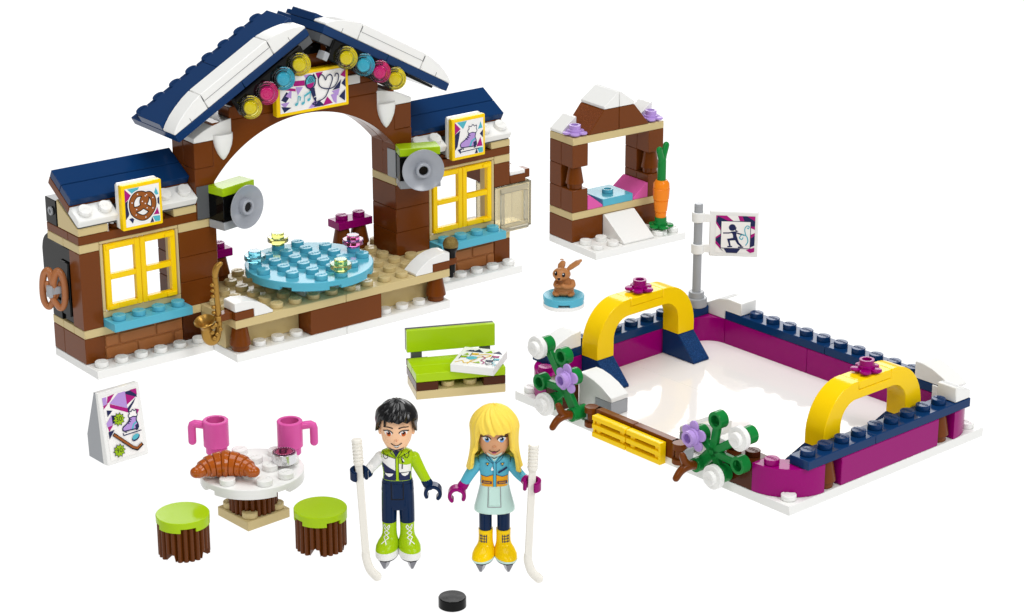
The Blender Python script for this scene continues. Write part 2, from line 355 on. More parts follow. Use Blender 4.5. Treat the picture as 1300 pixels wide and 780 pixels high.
def masonry(mb, x0):
    mb.box(x0, x0 + 4, 1.06, 2, .4, 1.6, 'nougat', g=.002)
    for x in (0, .72, 2.6): mb.box(x0 + x + .02, x0 + min(4, x + (.7 if x == 0 else 1.86 if x < 2 else 1.38)), .97, 1.1, 1.02, 1.55, 'nougat', g=.02, c=.04)
    for x in (0, 1.62, 3.5): mb.box(x0 + x + .02, x0 + min(4, x + (1.6 if x == 0 else 1.86 if x < 2 else .5)), .97, 1.1, .45, .98, 'nougat', g=.02, c=.04)
def hut(x0, left):
    mb = MB()   # lower course and walls
    if left:
        mb.box(x0, x0 + 1, 1, 3, .4, 1.6, 'brown'); mb.box(x0, x0 + 1, 3, 4, .4, 1.6, 'brown'); mb.box(x0 + 5, x0 + 6, 1, 2, .4, 1.6, 'dark_brown')
        mb.box(x0 + 1, x0 + 6, 3, 4, .4, 1.6, 'brown')
        m2 = MB(); m2.box(x0, x0 + 1, 1, 2, 2, 5.6, 'brown'); m2.build('corner_post', pav)
    else:
        mb.box(x0, x0 + 1, 1, 2, .4, 1.6, 'dark_brown'); mb.box(x0 + 5, x0 + 6, 1, 2, .4, 1.6, 'brown')
        mb.box(x0 + 5, x0 + 6, 2, 4, .4, 1.6, 'brown')
        m2 = MB(); m2.box(x0 + 5, x0 + 6, 1, 2, 4.4, 5.6, 'brown'); m2.box(x0 + 5, x0 + 6, 2, 4, 4.4, 5.6, 'brown'); m2.build('wall', pav)
    masonry(mb, x0 + 1); mb.build('wall', pav)
    mb = MB(); mb.box(x0, x0 + 6, 1, 2, 6, 6.4, 'brown'); e = x0 if left else x0 + 5; mb.box(e, e + 1, 2, 4, 6, 6.4, 'brown'); mb.build('lintel', pav)
    mb = MB(); mb.box(x0, x0 + 6, 1, 2, 1.6, 2, 'tan')
    if left: mb.box(x0, x0 + 1, 2, 3, 1.6, 2, 'tan'); mb.box(x0, x0 + 1, 3, 4, 1.6, 2, 'tan')
    else: mb.box(x0 + 5, x0 + 6, 2, 4, 1.6, 2, 'tan')
    mb.build('trim_band', pav)
    if left:
        mb = MB(); mb.box(x0, x0 + 1, 1, 2.5, 5.6, 6, 'tan'); mb.box(x0, x0 + 1, 2.5, 4, 5.6, 6, 'tan'); mb.build('trim_band', pav)
        mb = MB(); mb.box(x0 + 5, x0 + 7, 1, 2, 5.6, 6, 'tan'); mb.build('trim_band', pav)
    else:
        mb = MB(); mb.box(x0 + 5, x0 + 6, 1, 2, 5.6, 6, 'tan'); mb.box(x0 + 5, x0 + 6, 2, 4, 5.6, 6, 'tan'); mb.build('trim_band', pav)
        mb = MB(); mb.box(x0 - 1, x0 + 1, 1, 3, 5.6, 6, 'tan'); mb.build('trim_band', pav)
    for a in ((x0, x0 + 1.5) if left else (x0 + .4, x0 + 1.4)), (x0 + 4.8, x0 + 6):
        mb = MB(); mb.prism([(1, 6.41), (2.9, 6.41), (2.9, 7.7), (1.0, 6.72)], 'x', a[0] + .01, a[1] - .01, 'tan'); mb.build('roof_wedge', pav)
    # window frame with shutters
    mb = MB(); z0, z1 = 2.4, 6.0; a, b = x0 + 1, x0 + 5
    mb.box(a, b, 1, 2, z0, z0 + .3, 'tan', g=.01); mb.box(a, b, 1, 2, z1 - .14, z1, 'tan', g=.01)
    mb.box(a, a + .17, 1, 2, z0 + .3, z1 - .14, 'tan', g=.01); mb.box(b - .17, b, 1, 2, z0 + .3, z1 - .14, 'tan', g=.01)
    win = mb.build('window', pav)
    for k in (0, 1):
        mb = MB(); u0 = x0 + 1.2 + k * 1.8; u1 = u0 + 1.78; t = .26; h0, h1 = 2.74, 5.82
        mb.box(u0, u0 + t, .93, 1.2, h0, h1, 'yellow', g=.0); mb.box(u1 - t, u1, .93, 1.2, h0, h1, 'yellow', g=.0)
        for zz in (h0, (h0 + h1) / 2 - t / 2, h1 - t): mb.box(u0 + t + .001, u1 - t - .001, .935, 1.195, zz, zz + t, 'yellow', g=0)
        e = u0 if k == 0 else u1
        for zz in (h0 + .02, h1 - .24):
            mb.box(u0 + .05 if k == 0 else u1 - .55, u0 + .55 if k == 0 else u1 - .05, .87, .94, zz, zz + .2, 'yellow', g=0)
        mb.build('shutter', win)
    mb = MB(); mb.box(a, b, 0, 2, 2, 2.4, 'teal'); mb.studs([a + .5 + i for i in range(4)], [.5], 2.4, 'teal'); mb.build('sill', win)
    # tilted roof, local x along, y up the slope, z off the slope
    T = TR(0, 1.0, 6.8) @ RX(30); mb = MB()
    mb.box(x0 + .05, x0 + 5.95, .03, 2.0, -.12, -.01, 'dark_grey', T=T)
    mb.box(x0, x0 + 6, 1, 3, 0, .4, 'brown', T=T)
    mb.box(x0 - (0 if left else 0), x0 + 6, 1, 2, .4, .8, 'navy', T=T, g=.012); mb.box(x0, x0 + 6, 2, 3, .4, .8, 'navy', T=T, g=.012)
    rf = mb.build('roof', pav)
    for a in (x0, x0 + 4):
        mb = MB(); mb.box(a, a + 2, 0, 1, 0, .4, 'white', T=T, c=.04); mb.studs([a + .5, a + 1.5], [.5], .4, 'white', T); mb.build('snow_plate', rf)
    mb = MB(); mb.cyl(x0 + 2.1, 1.5, 6.4, 6.6, .3, 'brown'); mb.cyl(x0 + 4.3, 1.5, 6.4, 6.6, .3, 'brown'); mb.box(x0 + 2, x0 + 4, .98, 1.5, 6.6, 7.0, 'light_grey'); mb.build('bracket', pav)
    # sign
    mb = MB(); sx = x0 + (1.95 if left else 2.02); mb.box(sx - .02, sx + 2.0, .78, 1.08, 6.44, 8.54, 'white', c=.07); 
    mb.box(sx, sx + 2.02, .45, .78, 6.42, 8.5, 'yellow', c=.04)
    sg = mb.build('sign', pav); p = Print(TR(sx + 1.01, .445, 7.46) @ RX(90)); sign_bg(p, .86, .88)
    if left: art_pretzel(p, 1.05)
    else: art_skate(p, .02, -.12, 1.12, .045)
    p.build(sg)
hut(0, True); hut(18, False)

# side fittings of the left hut
mb = MB(); mb.box(.1, .5, 2.05, 4, 2, 5.55, 'black', c=.05); mb.box(.0, .12, 2.2, 3.0, 2.3, 4.9, 'black', c=.05); mb.box(.0, .14, 3.05, 3.95, 2.0, 2.9, 'black')
P = [(4, 3.7), (4.9, 3.7), (4.9, 4.9)] + arc(4.0, 4.9, .9, 0, 90, 8); mb.prism(P, 'x', .15, .6, 'black')
mb.box(.0, 1, 3.0, 4, 6.4, 7.6, 'black'); mb.ring(0, .1, .2, .1, 'light_grey', TR(0, 3.4, 7.05) @ RY(-90))
mb.build('side_panel', pav)
mb = MB(); mb.box(-.7, .1, 2.45, 2.7, 3.45, 3.8, 'light_grey'); mb.box(-.86, -.68, 2.4, 2.75, 3.35, 3.9, 'light_grey'); mb.build('clip', pav)

# pillars
def pillar(x0, x1, fr):
    mb = MB()
    for i in range(3): mb.box(x0, x1, 1, 3, 2 + 1.2 * i, 3.2 + 1.2 * i, 'brown' if i else 'brown')
    mb.build('pillar', pav)
pillar(5, 7, 0); pillar(17, 19, 0)
mb = MB()
mb.box(17, 19, 1, 3, 6, 7.2, 'brown'); mb.box(17, 18, 1, 3, 7.2, 7.6, 'brown'); mb.build('pillar', pav); mb = MB()
mb.box(5.0, 6, 2, 3, 6.0, 6.6, 'brown'); mb.box(5.0, 6.0, 2, 3, 5.6, 6.0, 'tan')
mb.box(6, 7, 2, 3, 6, 8.4, 'brown')
mb.build('pillar', pav)
mb = MB(); mb.box(17.0, 17.62, .9, 1.0, 6.0, 7.4, 'light_grey'); mb.box(16.94, 17.0, .9, 1.6, 6.0, 7.4, 'light_grey'); mb.build('bracket', pav); mb = MB(); mb.box(6.0, 6.95, .9, 1.0, 6.05, 7.6, 'dark_grey'); mb.build('bracket', pav)

# arch
for (y0, y1) in ((1, 2), (2.02, 3)):
    mb = MB(); zc, r = 3.6, 6.44
    a0 = math.degrees(math.asin((7.66 - zc) / r)); inner = [(12 - r * cos(R(a)), zc + r * sin(R(a))) for a in [a0 + (180 - 2 * a0) * i / 36 for i in range(37)]]
    inner[0] = (7, inner[0][1]); inner[-1] = (17, inner[-1][1])
    poly = [(6, 6.02), (7, 6.02)] + inner + [(17, 6.02), (18, 6.02), (18, 8.4), (17.01, 8.4), (17.01, 10.4), (6.99, 10.4), (6.99, 8.4), (6, 8.4)]
    mb.prism(poly, 'y', y0, y1, 'brown', c=.03); ar = mb.build('arch', pav)
mb = MB()
for x in (6, 17): mb.box(x, x + 1, 1, 2, 8.4, 9.6, 'brown', g=.012); mb.box(x, x + 1, 2, 3, 8.4, 9.6, 'brown', g=.012)
mb.box(7.9, 16.1, 1, 2, 10.4, 11.0, 'brown'); mb.prism([(8.1, 11.0), (15.9, 11.0), (14.6, 12.1), (9.4, 12.1)], 'y', 1.01, 2, 'brown')
mb.prism([(9.6, 12.1), (14.4, 12.1), (12.6, 13.5), (11.4, 13.5)], 'y', 1.01, 2, 'brown'); mb.build('gable_wall', pav); mb = MB(); mb.box(14.2, 15.0, .85, 1.0, 11.05, 11.5, 'white'); mb.build('snow_block', pav)
# snow on the shoulders and the hanging drips
for sg_ in (1, -1):
    X = lambda x: x if sg_ == 1 else 24 - x
    mb = MB(); top = [(6, 9.62), (8, 9.62), (8, 10.5), (7.5, 10.42), (7, 10.3), (6.5, 10.1), (6, 9.85)]
    mb.prism([(X(a), b) for a, b in top], 'y', .99, 3, 'white'); sn = mb.build('snow_slope', pav)
    mb = MB(); secs = []
    for z, rx, ry in ((8.62, .02, .02), (8.72, .13, .1), (8.95, .28, .2), (9.3, .43, .28), (9.6, .49, .3), (9.85, .5, .3)):
        secs.append((X(7.5), .98, z, rx, ry, 2.4))
    mb.loft(secs, 'white'); mb.build('snow_drip', sn)

# gable roof
def slab(T, right):
    mb = MB(); mb.box(0, 4, 0, 4, 0, .4, 'navy', T=T, g=.008); mb.box(4, 8, 0, 4, 0, .4, 'navy', T=T, g=.008)
    mb.box(.0, 4, 1, 3, .4, .8, 'navy', T=T, g=.01); mb.box(4, 8, 1, 3, .4, .8, 'navy', T=T, g=.01)
    for i in range(8): mb.stud(i + .5, 3.5, .4, 'navy', T)
    mb.box(.6, 6.3, .35, 3.9, -.14, -.01, 'black', T=T); mb.box(6.3, 7.98, .02, 3, -.42, -.01, 'dark_grey', T=T)
    rf = mb.build('roof', pav)
    for lo, prof in ((0, [(0, .41), (0, .52), (.25, .68), (.6, .86), (1, 1.0), (1.5, 1.13), (2, 1.2), (2, .41)]), (2, [(0, .41), (0, 1.2), (4, 1.2), (4, .41)]), (6, [(0, .41), (0, 1.2), (.5, 1.13), (1, 1.0), (1.4, .86), (1.75, .68), (2, .52), (2, .41)])):
        pr = [(lo + a + (.012 if a == 0 else -.012 if a in (2, 4) and lo != 2 or a == 4 else 0), b) for a, b in prof]
        m2 = MB(); m2.prism(pr, 'y', .01, 1, 'white', T=T, c=.03); m2.build('snow_slope', rf)
    m2 = MB(); m2.box(2.05, 5.95, -.004, .03, .82, .835, 'dark_grey', T=T, c=.002, g=0)
    for xx, a, b in ((1.0, .42, .62), (7.0, .42, .62), (2.0, .8, 1.1), (6.0, .8, 1.1)): m2.box(xx - .008, xx + .008, -.004, .03, a, b, 'dark_grey', T=T, c=.002, g=0)
    m2.build('seam', rf)
TL = TR(4.72, 0, 10.1) @ RY(-28.9); slab(TL, 0)
TRt = TR(19.38, 0, 10.12) @ Matrix(((-1, 0, 0, 0), (0, 1, 0, 0), (0, 0, 1, 0), (0, 0, 0, 1))) @ RY(-28.7); slab(TRt, 1)
mb = MB(); mb.box(11.3, 12.7, .6, 3.5, 12.9, 13.3, 'black'); mb.build('ridge_plate', pav)
# bars and coloured lamps under the eaves
LAMPS = {1: [(8.22, 11.23), (9.1, 11.74), (10.0, 12.27), (10.87, 12.79)], -1: [(16.13, 11.32), (15.26, 11.78), (14.37, 12.24), (13.43, 12.72)]}
cols = ['clear_yellow', 'clear_pink', 'clear_blue', 'clear_yellow']
nm = {'clear_yellow': 'translucent yellow lamp', 'clear_pink': 'translucent pink lamp', 'clear_blue': 'translucent light blue lamp'}
for sg_ in (1, -1):
    T = TL if sg_ == 1 else TRt; mb = MB(); mb.box(3.2, 7.3 if sg_ == 1 else 7.3, -.15, .3, -1.0, -.02, 'black', T=T, c=.05); 
    if sg_ == -1: mb.box(7.3, 7.6, -.25, .3, -1.1, -.7, 'light_grey', T=T)
    bar = mb.build('lamp_bar', pav)
    for (x, z), c in zip(LAMPS[sg_], cols):
        mb = MB(); M = TR(x, -.35, z) @ RZ(-37.9 + 6) @ RX(86) @ TR(0, 0, -.3)
        mb.lathe([(0, -.4), (.34, -.4), (.36, -.22), (.5, -.2), (.53, -.17), (.53, .0), (.5, .02), (.42, .04), (.42, .16), (.5, .18), (.53, .21), (.53, .33), (.5, .36), (.47, .36), (.45, .3), (.42, .3), (.4, .37), (.36, .37), (.34, .33), (.31, .33), (.3, .56), (.27, .58), (.16, .58), (.14, .54), (.11, .54), (.1, .58), (0, .58)], c, M, 40)
        mb.lathe([(0, -.36), (.3, -.36), (.3, -.16), (.46, -.14), (.46, -.1), (.3, .0), (.3, .2), (.26, .3), (.26, .45), (0, .46)], c.replace('clear', 'core'), M, 24)
        lb = mb.build('lamp', bar); lb['label'] = nm[c]
# karaoke sign
mb = MB(); sx, sz, sw, sh = 10.08, 10.26, 3.96, 1.98
mb.box(sx, sx + sw, .4, .8, sz, sz + sh, 'yellow', c=.04); mb.box(sx + .3, sx + sw - .3, .8, 1.0, sz + .3, sz + sh - .1, 'yellow'); sg = mb.build('sign', pav)
p = Print(TR(sx + sw / 2, .395, sz + sh / 2) @ RX(90)); w2, h2 = 1.8, .83
p.poly([(-w2, -h2), (w2, -h2), (w2, h2), (-w2, h2)], 'ink_white')
for P, c in (([(-1.75, -.2), (-1.45, .15), (-1.2, -.02), (-1.5, -.35)], 'ink_navy'), ([(-1.5, -.05), (-1.15, .28), (-1.2, -.2)], 'ink_lavender'), ([(-1.78, -.35), (-1.3, -.35), (-1.55, -.6)], 'ink_lavender'),
    ([(-1.75, -.5), (-1.2, -.62), (-1.6, -.8)], 'ink_navy'), ([(-1.75, .3), (-.95, .1), (-.95, .22), (-1.7, .42)], 'ink_magenta'), ([(-1.1, .6), (-.45, .55), (-.45, .3), (-1.05, .35)], 'ink_magenta'),
    ([(-.95, .3), (-.55, .25), (-.85, -.1)], 'ink_lavender'), ([(-1.6, .5), (-1.1, .7), (-1.1, .35), (-1.6, .45)], 'ink_navy'), ([(-.5, .8), (-.1, .78), (-.35, .55)], 'ink_lavender'), ([(.15, .8), (.55, .8), (.3, .45)], 'ink_magenta'), ([(.05, .8), (.2, .5), (-.1, .62)], 'ink_navy'),
    ([(-.3, -.8), (.1, -.45), (.35, -.8)], 'ink_lavender'), ([(0, -.78), (.3, -.5), (.6, -.8)], 'ink_navy'), ([(.5, -.8), (.75, -.4), (1.05, -.75)], 'ink_magenta'), ([(.95, -.35), (1.3, -.3), (1.25, -.8), (1.1, -.7)], 'ink_lavender'),
    ([(1.05, -.15), (1.55, .3), (1.45, -.1)], 'ink_navy'), ([(1.0, -.2), (1.45, -.12), (1.35, -.45)], 'ink_lavender'), ([(1.55, .1), (1.78, .35), (1.78, -.1)], 'ink_navy'), ([(1.5, .5), (1.78, .75), (1.78, .35)], 'ink_magenta'), ([(1.4, -.5), (1.75, -.2), (1.72, -.75)], 'ink_navy')):
    p.poly(P, c)
p.circ(-.15, .42, .3, 'ink_navy', ry=.34); p.circ(-.15, .44, .24, 'ink_teal', ry=.28); p.poly([(-.37, .34), (.07, .4), (-.02, .2), (-.18, .14), (-.31, .2)], 'ink_magenta')
for k in range(3):
    p.line([(-.35 + k * .12, .35 + .3), (-.15 + k * .1, .38)], .02, 'ink_navy', smooth=False); p.line([(-.3 + k * .1, .4), (-.12 + k * .1, .68)], .02, 'ink_navy', smooth=False)
p.poly([(-.22, .1), (.05, .14), (.14, -.4), (.08, -.5), (-.0, -.42)], 'ink_navy'); p.line([(.0, -.32), (.12, -.28)], .03, 'ink_white', smooth=False)
p.line([(.1, -.42), (.08, -.67), (-.08, -.6), (.2, -.55), (.6, -.42), (.82, -.1), (1.0, .25), (1.05, .45), (.94, .62), (.75, .55), (.67, .4), (.57, .6), (.42, .68), (.28, .5), (.35, .15), (.7, -.02), (1.1, 0), (1.35, .28), (1.38, .55), (1.25, .62), (1.18, .48)], .05, 'ink_navy')
art_note(p, -.95, -.5, .75); p.line([(-.84, -.13), (-.72, -.2), (-.76, -.36)], .05, 'ink_teal', smooth=False)
art_note(p, -.6, -.5, .75); art_note(p, -.28, -.38, .75); p.poly([(-.54, -.14), (-.19, .02), (-.19, -.08), (-.53, -.24)], 'ink_teal')
p.build(sg)

# stage deck
mb = MB(); mb.box(6, 7, -1, 0, .4, 1.6, 'tan'); mb.box(7, 10, -1, 0, .4, 1.6, 'tan'); mb.box(10, 14, -2, 0, .4, 1.6, 'brown'); mb.box(14, 18, -1, 0, .4, 1.6, 'tan')
mb.box(6, 7, 0, 4, .4, 1.6, 'tan'); mb.box(17, 18, 0, 4, .4, 1.6, 'tan'); mb.box(7, 17, 3, 4, .4, 1.6, 'tan')
mb.build('stage_wall', pav)
mb = MB(); mb.box(6, 12, -2, 4, 1.6, 2, 'tan', g=.003); mb.box(12, 18, -2, 4, 1.6, 2, 'tan', g=.003)
for x in rng(6.5, 17.5):
    for y in rng(-1.5, 3.5):
        if y < -1 and (x < 8 or x > 16): continue
        if 1 < y < 3 and (x < 7 or x > 17): continue
        if 10 < x < 12 and -1 < y < 1 or (y > 3 and (x in (7.5, 8.5, 15.5, 16.5))): continue
        mb.stud(x, y, 2, 'tan')
mb.build('stage_floor', pav)
for x, d in ((6, 1), (18, -1)):
    X = lambda a: x + d * a
    mb = MB(); mb.box(min(X(0), X(1)), max(X(0), X(1)), -2, -1, 2, 2.4, 'brown', g=.004); c0, c1 = sorted((X(-.62), X(.02))); mb.box(c0, c1, -1.75, -1.25, 2.04, 2.38, 'brown')
    cp = mb.build('clip', pav)
    mb = MB(); mb.prism([(X(a), b) for a, b in ((0, 2.41), (1, 2.41), (1, 2.01), (2, 2.01), (2, 2.12), (1.6, 2.45), (1.2, 2.68), (.8, 2.8), (.35, 2.86), (0, 2.82))], 'y', -1.99, -1.01, 'white'); mb.build('snow_slope', pav)
    mb = MB(); cone(mb, X(.5), -1.5, .4); mb.build('post', pav)

# loudspeakers clipped to the pillars
for (x, y, z, rot) in ((6.80, -.02, 5.6, 12.5), (16.62, .08, 5.72, -23.5)):
    T = TR(x, y, z) @ RZ(rot); mb = MB()
    mb.box(0, 2, 0, 1, 0, .4, 'light_grey', T=T); mb.box(0, 2, 0, 1, .4, 1.6, 'black', T=T)
    mb.box(.7, 1.1, .98, 1.5, .8, 1.15, 'light_grey', T=T); sp = mb.build('loudspeaker', pav)
    mb = MB(); mb.box(0, 2, 0, 1, 1.6, 2.0, 'lime', T=T, c=.03); mb.build('lid', sp)
    D = T @ TR(1.05, -.12, 1.0) @ RX(90); mb = MB()
    mb.lathe([(0, .0), (.4, .0), (.75, .1), (.98, .26), (1.02, .3), (1.02, .34), (.98, .34), (.72, .2), (.38, .14), (.36, .4), (.34, .42), (.24, .42), (.22, .38), (.22, .1), (0, .1)], 'dish_grey', D, 48)
    mb.cyl(0, 0, .3, .36, .2, 'black', D)
    mb.cyl(0, 0, -.1, .05, .3, 'light_grey', D); mb.build('dish', sp)

# right end: counter and the clear cupboard
mb = MB(); mb.box(24, 25, 1, 2, 4.4, 4.8, 'brown'); mb.box(24, 25, 2, 4, 4.4, 4.8, 'brown'); mb.box(24.02, 25, 1.05, 4, 4.8, 5.0, 'white'); mb.box(25, 25.5, 1.3, 1.9, 4.45, 4.9, 'brown')
mb.box(25.0, 25.2, 2.4, 2.8, 4.6, 4.95, 'brown'); mb.box(25.0, 25.2, 3.3, 3.6, 4.6, 4.95, 'brown'); mb.build('shelf', pav)
mb = MB()
for a in ((23.02, 25.35, .98, 1.08, 2.02, 4.38), (23.02, 23.1, 1.08, 2.6, 2.02, 4.38), (25.27, 25.35, 1.08, 2.6, 2.02, 4.38), (23.1, 25.27, 2.5, 2.6, 2.02, 4.38), (23.1, 25.27, 1.08, 2.5, 2.02, 2.12), (23.1, 25.27, 1.08, 2.5, 4.28, 4.38)):
    mb.box(*a, 'clear', c=.02, g=0.002)
cb = mb.build('cupboard', pav); mb = MB()
for a in ((23.3, 25.05, .84, .97, 2.12, 2.4), (23.3, 25.05, .84, .97, 4.0, 4.28), (23.3, 23.55, .84, .97, 2.41, 3.99), (24.8, 25.05, .84, .97, 2.41, 3.99)): mb.box(*a, 'clear_edge', c=.03, g=.002)
mb.build('door_frame', cb); mb = MB(); mb.tube([(23.3, .8, 2.12), (24.9, .8, 2.12)], .12, 'clear_edge'); mb.build('hinge', cb)

# ------------------------------------------------------------------ things on and around the pavilion
def table_light(x, y, z, c, label, fr='pav'):
    mb = MB(); roundplate(mb, c, None, False); o = mb.build('round_light', None); o.location = at(fr, x, y, z); tag(o, label, 'table light', 'translucent round lights on the blue table')
rt = thing('round_table', 'big round light blue studded table on a turntable, centre of the tan stage', 'toy table', 'pav', (11.2, -.15, 2.0), -9.5)
mb = MB(); mb.box(-1, 1, -1, 1, 0, .4, 'white', T=RZ(9.5)); mb.cyl(0, 0, .4, .84, .85, 'white'); mb.box(-1, 1, -1, 1, .5, .84, 'white'); mb.build('turntable', rt)
mb = MB()
# scalloped rim: notches under the edge
mb.lathe([(0, .98), (2.9, .98), (2.98, 1.0), (3.0, 1.03), (3.0, 1.225), (2.97, 1.25), (0, 1.25)], 'teal', None, 96)
rim = []
for k in range(8):
    a0 = k * pi / 4 + .10; a1 = a0 + pi / 4 - .2
    V = []; F = []; n = 12
    for i in range(n + 1):
        a = a0 + (a1 - a0) * i / n
        for r in (2.72, 2.995):
            for z in (.85, 1.03): V.append((r * cos(a), r * sin(a), z))
    for i in range(n):
        b0 = 4 * i; c0 = b0 + 4
        F += [(b0 + 2, b0 + 3, c0 + 3, c0 + 2), (b0, c0, c0 + 1, b0 + 1), (b0, b0 + 2, c0 + 2, c0), (b0 + 1, c0 + 1, c0 + 3, b0 + 3)]
    F += [(0, 1, 3, 2), (4 * n, 4 * n + 2, 4 * n + 3, 4 * n + 1)]; mb.put(V, F, 'teal')
skip = {(-1.5, 1.5), (1.5, -1.5), (1.5, 1.5), (-1.5, -1.5)}
lights = {(-2.5, .5): 0}
occ = {}
for x in rng(-2.5, 2.5):
    for y in rng(-2.5, 2.5):
        if math.hypot(x, y) > 2.75: continue
        mb.stud(x, y, 1.25, 'teal')
mb.build('tabletop', rt)
def on_table(lx, ly):
    a = R(-9.5); return 11.2 + cos(a) * lx - sin(a) * ly, -.15 + sin(a) * lx + cos(a) * ly
for lx, ly, c, l in ((-.5, 2.5, 'clear_yellow', 'translucent yellow round light at the back left edge of the blue table'), (-2.5, .5, 'clear_blue', 'translucent pale blue round light on the left edge of the blue table'),
    (2.5, .5, 'clear_pink', 'translucent pink round light on the blue table, nearest the right brown pillar'), (.5, -2.5, 'clear_yellow', 'translucent yellow green round light at the front edge of the blue table')):
    table_light(*on_table(lx, ly), 3.47, c, l)
def stool2(x, y, label):
    o = thing('toy_bench', label, 'toy seat', 'pav', (x, y, 2.0), 0, 'magenta two-stud seats at the back of the stage')
    mb = MB(); mb.box(0, 2, 0, 1, 1.2, 1.6, 'magenta'); mb.studs([.5, 1.5], [.5], 1.6, 'magenta'); mb.build('seat', o)
    for a in (.5, 1.5): mb = MB(); cone(mb, a, .5, 0); mb.build('leg', o)
stool2(15, 3, 'magenta seat on two brown cone legs behind the blue table, beside the right pillar'); stool2(7, 3, 'magenta seat mostly hidden behind the left pillar, above the saxophone')

# pretzel on the hut wall
def mesh_thing(mb, name, label, cat, fr='world', loc=(0, 0, 0), rot=0, group=None):
    o = mb.build(name); o.location = at(fr, *loc); o.rotation_euler = (0, 0, FR[fr][2] + R(rot)); return tag(o, label, cat, group)
mb = MB()
L = [(-.5, .25, -.12), (-.25, -.1, -.1), (.15, -.45, 0), (.55, -.7, 0), (.95, -.45, 0), (1.0, .1, 0), (.8, .62, 0), (.35, .78, 0), (.05, .35, .05), (0.0, -.2, .1), (-.05, .35, .1), (-.4, .78, 0), (-.85, .6, 0), (-1.0, .05, 0), (-.9, -.5, 0), (-.5, -.72, 0), (-.1, -.42, .12), (.3, -.05, .14), (.5, .3, .1)]
L = [(-a[0] * .52, -a[2], a[1] * 1.16) for a in L]
C = catmull(L, 6); mb.tube(C, [.12 + .05 * sin(pi * i / (len(C) - 1)) for i in range(len(C))], 'pretzel_brown')
mesh_thing(mb, 'pretzel', 'brown toy pretzel clipped to the outer black side wall of the left hut', 'pretzel', 'pav', (-.5, 2.7, 3.6), -48)

# saxophone
sax = thing('saxophone', 'golden toy saxophone hanging from a brown clip at the front left corner of the stage', 'saxophone', 'world', at('pav', 5.35, -1.5, 2.1), 12)
mb = MB()
path = catmull([(.0, 0, 2.25), (.02, 0, 1.6), (.05, 0, .8), (.08, 0, .1), (.05, 0, -.5), (-.1, 0, -1.0), (-.32, 0, -1.12), (-.5, 0, -.95), (-.55, 0, -.7), (-.56, 0, -.45)], 6)
for_scale = .88; sax.scale = (for_scale,) * 3
n = len(path); rad = [.15 + .02 * i / n if i < n * .45 else .17 + .13 * min(1, (i / n - .45) / .25) for i in range(n)]; mb.tube(path, rad, 'gold', 18)
mb.build('sax_body', sax)
mb = MB(); mb.lathe([(.27, -.1), (.3, .1), (.36, .28), (.5, .42), (.56, .47), (.53, .5), (.4, .4), (.28, .2), (.2, .0), (0, -.05)], 'gold', TR(-.57, -.02, -.42) @ RY(-12) @ RX(16), 32); mb.build('bell', sax)
mb = MB(); mb.tube(catmull([(0, 0, 2.2), (.0, 0, 2.5), (.12, 0, 2.85), (.3, 0, 3.0)], 6), [.12 + .05 * sin(i / 18 * pi) for i in range(19)], 'gold'); mb.build('mouthpiece', sax)
for z in (.4, .7, 1.3, 1.6, 1.9): mb = MB(); mb.sphere((-.16, -.06, z), (.13, .13, .11), 'gold', seg=14, rings=8); mb.build('key', sax)
for x, z in ((-.12, -.2), (-.3, -.6), (-.05, -.7), (-.25, -.3), (.12, -.45), (-.2, -.9)): mb = MB(); mb.sphere((x, -.26, z), (.13, .1, .12), 'gold', seg=14, rings=8); mb.build('key', sax)
mb = MB(); mb.ring(-.05, .22, .24, .1, 'gold', TR(.07, 0, 0)); mb.build('ring', sax)
# microphone
mic = thing('microphone', 'black toy microphone with gold head, held upright at the right corner of the stage', 'microphone', 'world', at('pav', 18.42, -1.5, 2.1), 0)
mb = MB(); mb.lathe([(0, -.75), (.12, -.75), (.14, -.7), (.14, -.5), (.22, -.48), (.24, .45), (.3, .62), (.36, .72), (.36, .8), (0, .8)], 'black'); mb.build('handle', mic)
mb = MB(); mb.sphere((0, 0, .92), .38, 'mic_gold'); mb.build('mic_head', mic)

# ------------------------------------------------------------------ THE RINK
rink = thing('toy_rink', 'rectangular toy ice rink with magenta walls, navy studded rails and glossy white ice', 'toy ice rink', 'rink')
mb = MB(); mb.box(-16, -8, 0, 12, 0, .4, 'white', g=.003, c=.015); mb.box(-8, 0, 0, 12, 0, .4, 'white', g=.003, c=.015)
for x, y in ((-.5, .5), (-.5, 11.5), (-15.5, .5), (-15.5, 11.5)): mb.stud(x, y, .4, 'white')
mb.build('base_plate', rink)
mb = MB(); mb.box(-15, -1, 1, 6, .4, .44, 'ice', c=.006, g=.004); mb.box(-15, -1, 6, 11.6, .4, .44, 'ice', c=.006, g=.004); mb.build('ice', rink)
def straight(x0, x1, y0, y1):
    mb = MB(); mb.box(x0, x1, y0, y1, .4, 1.6, 'magenta'); mb.build('wall', rink)
straight(-.96, 0, 3, 9); straight(-16, -15, 4, 8); straight(-14, -9, 11, 12); straight(-9, -2, 11, 12)
straight(-16, -15, 2, 4); straight(-16, -15, 8, 10)
for cx, cy, a in ((-2, 2, -90), (-2, 10, 0), (-14, 10, 90), (-14, 2, 180)):
    mb = MB(); T = TR(cx, cy, 0)
    mb.lathe([(1, .4), (1.98, .4), (2, .42), (2, 1.58), (1.98, 1.6), (1.02, 1.6), (1, 1.58), (1, .4)], 'magenta', T, 20, 1, R(a), R(a + 90))
    for aa in (a, a + 90):   # end caps
        c, s_ = cos(R(aa)), sin(R(aa)); mb.put([(cx + c * 1, cy + s_ * 1, .4), (cx + c * 2, cy + s_ * 2, .4), (cx + c * 2, cy + s_ * 2, 1.6), (cx + c, cy + s_, 1.6)], [(0, 1, 2, 3)], 'magenta')
    if cy == 2: mb.stud(cx + (.55 if cx > -8 else -.6), .5, 1.6, 'magenta')
    mb.build('corner_wall', rink, recalc=True)
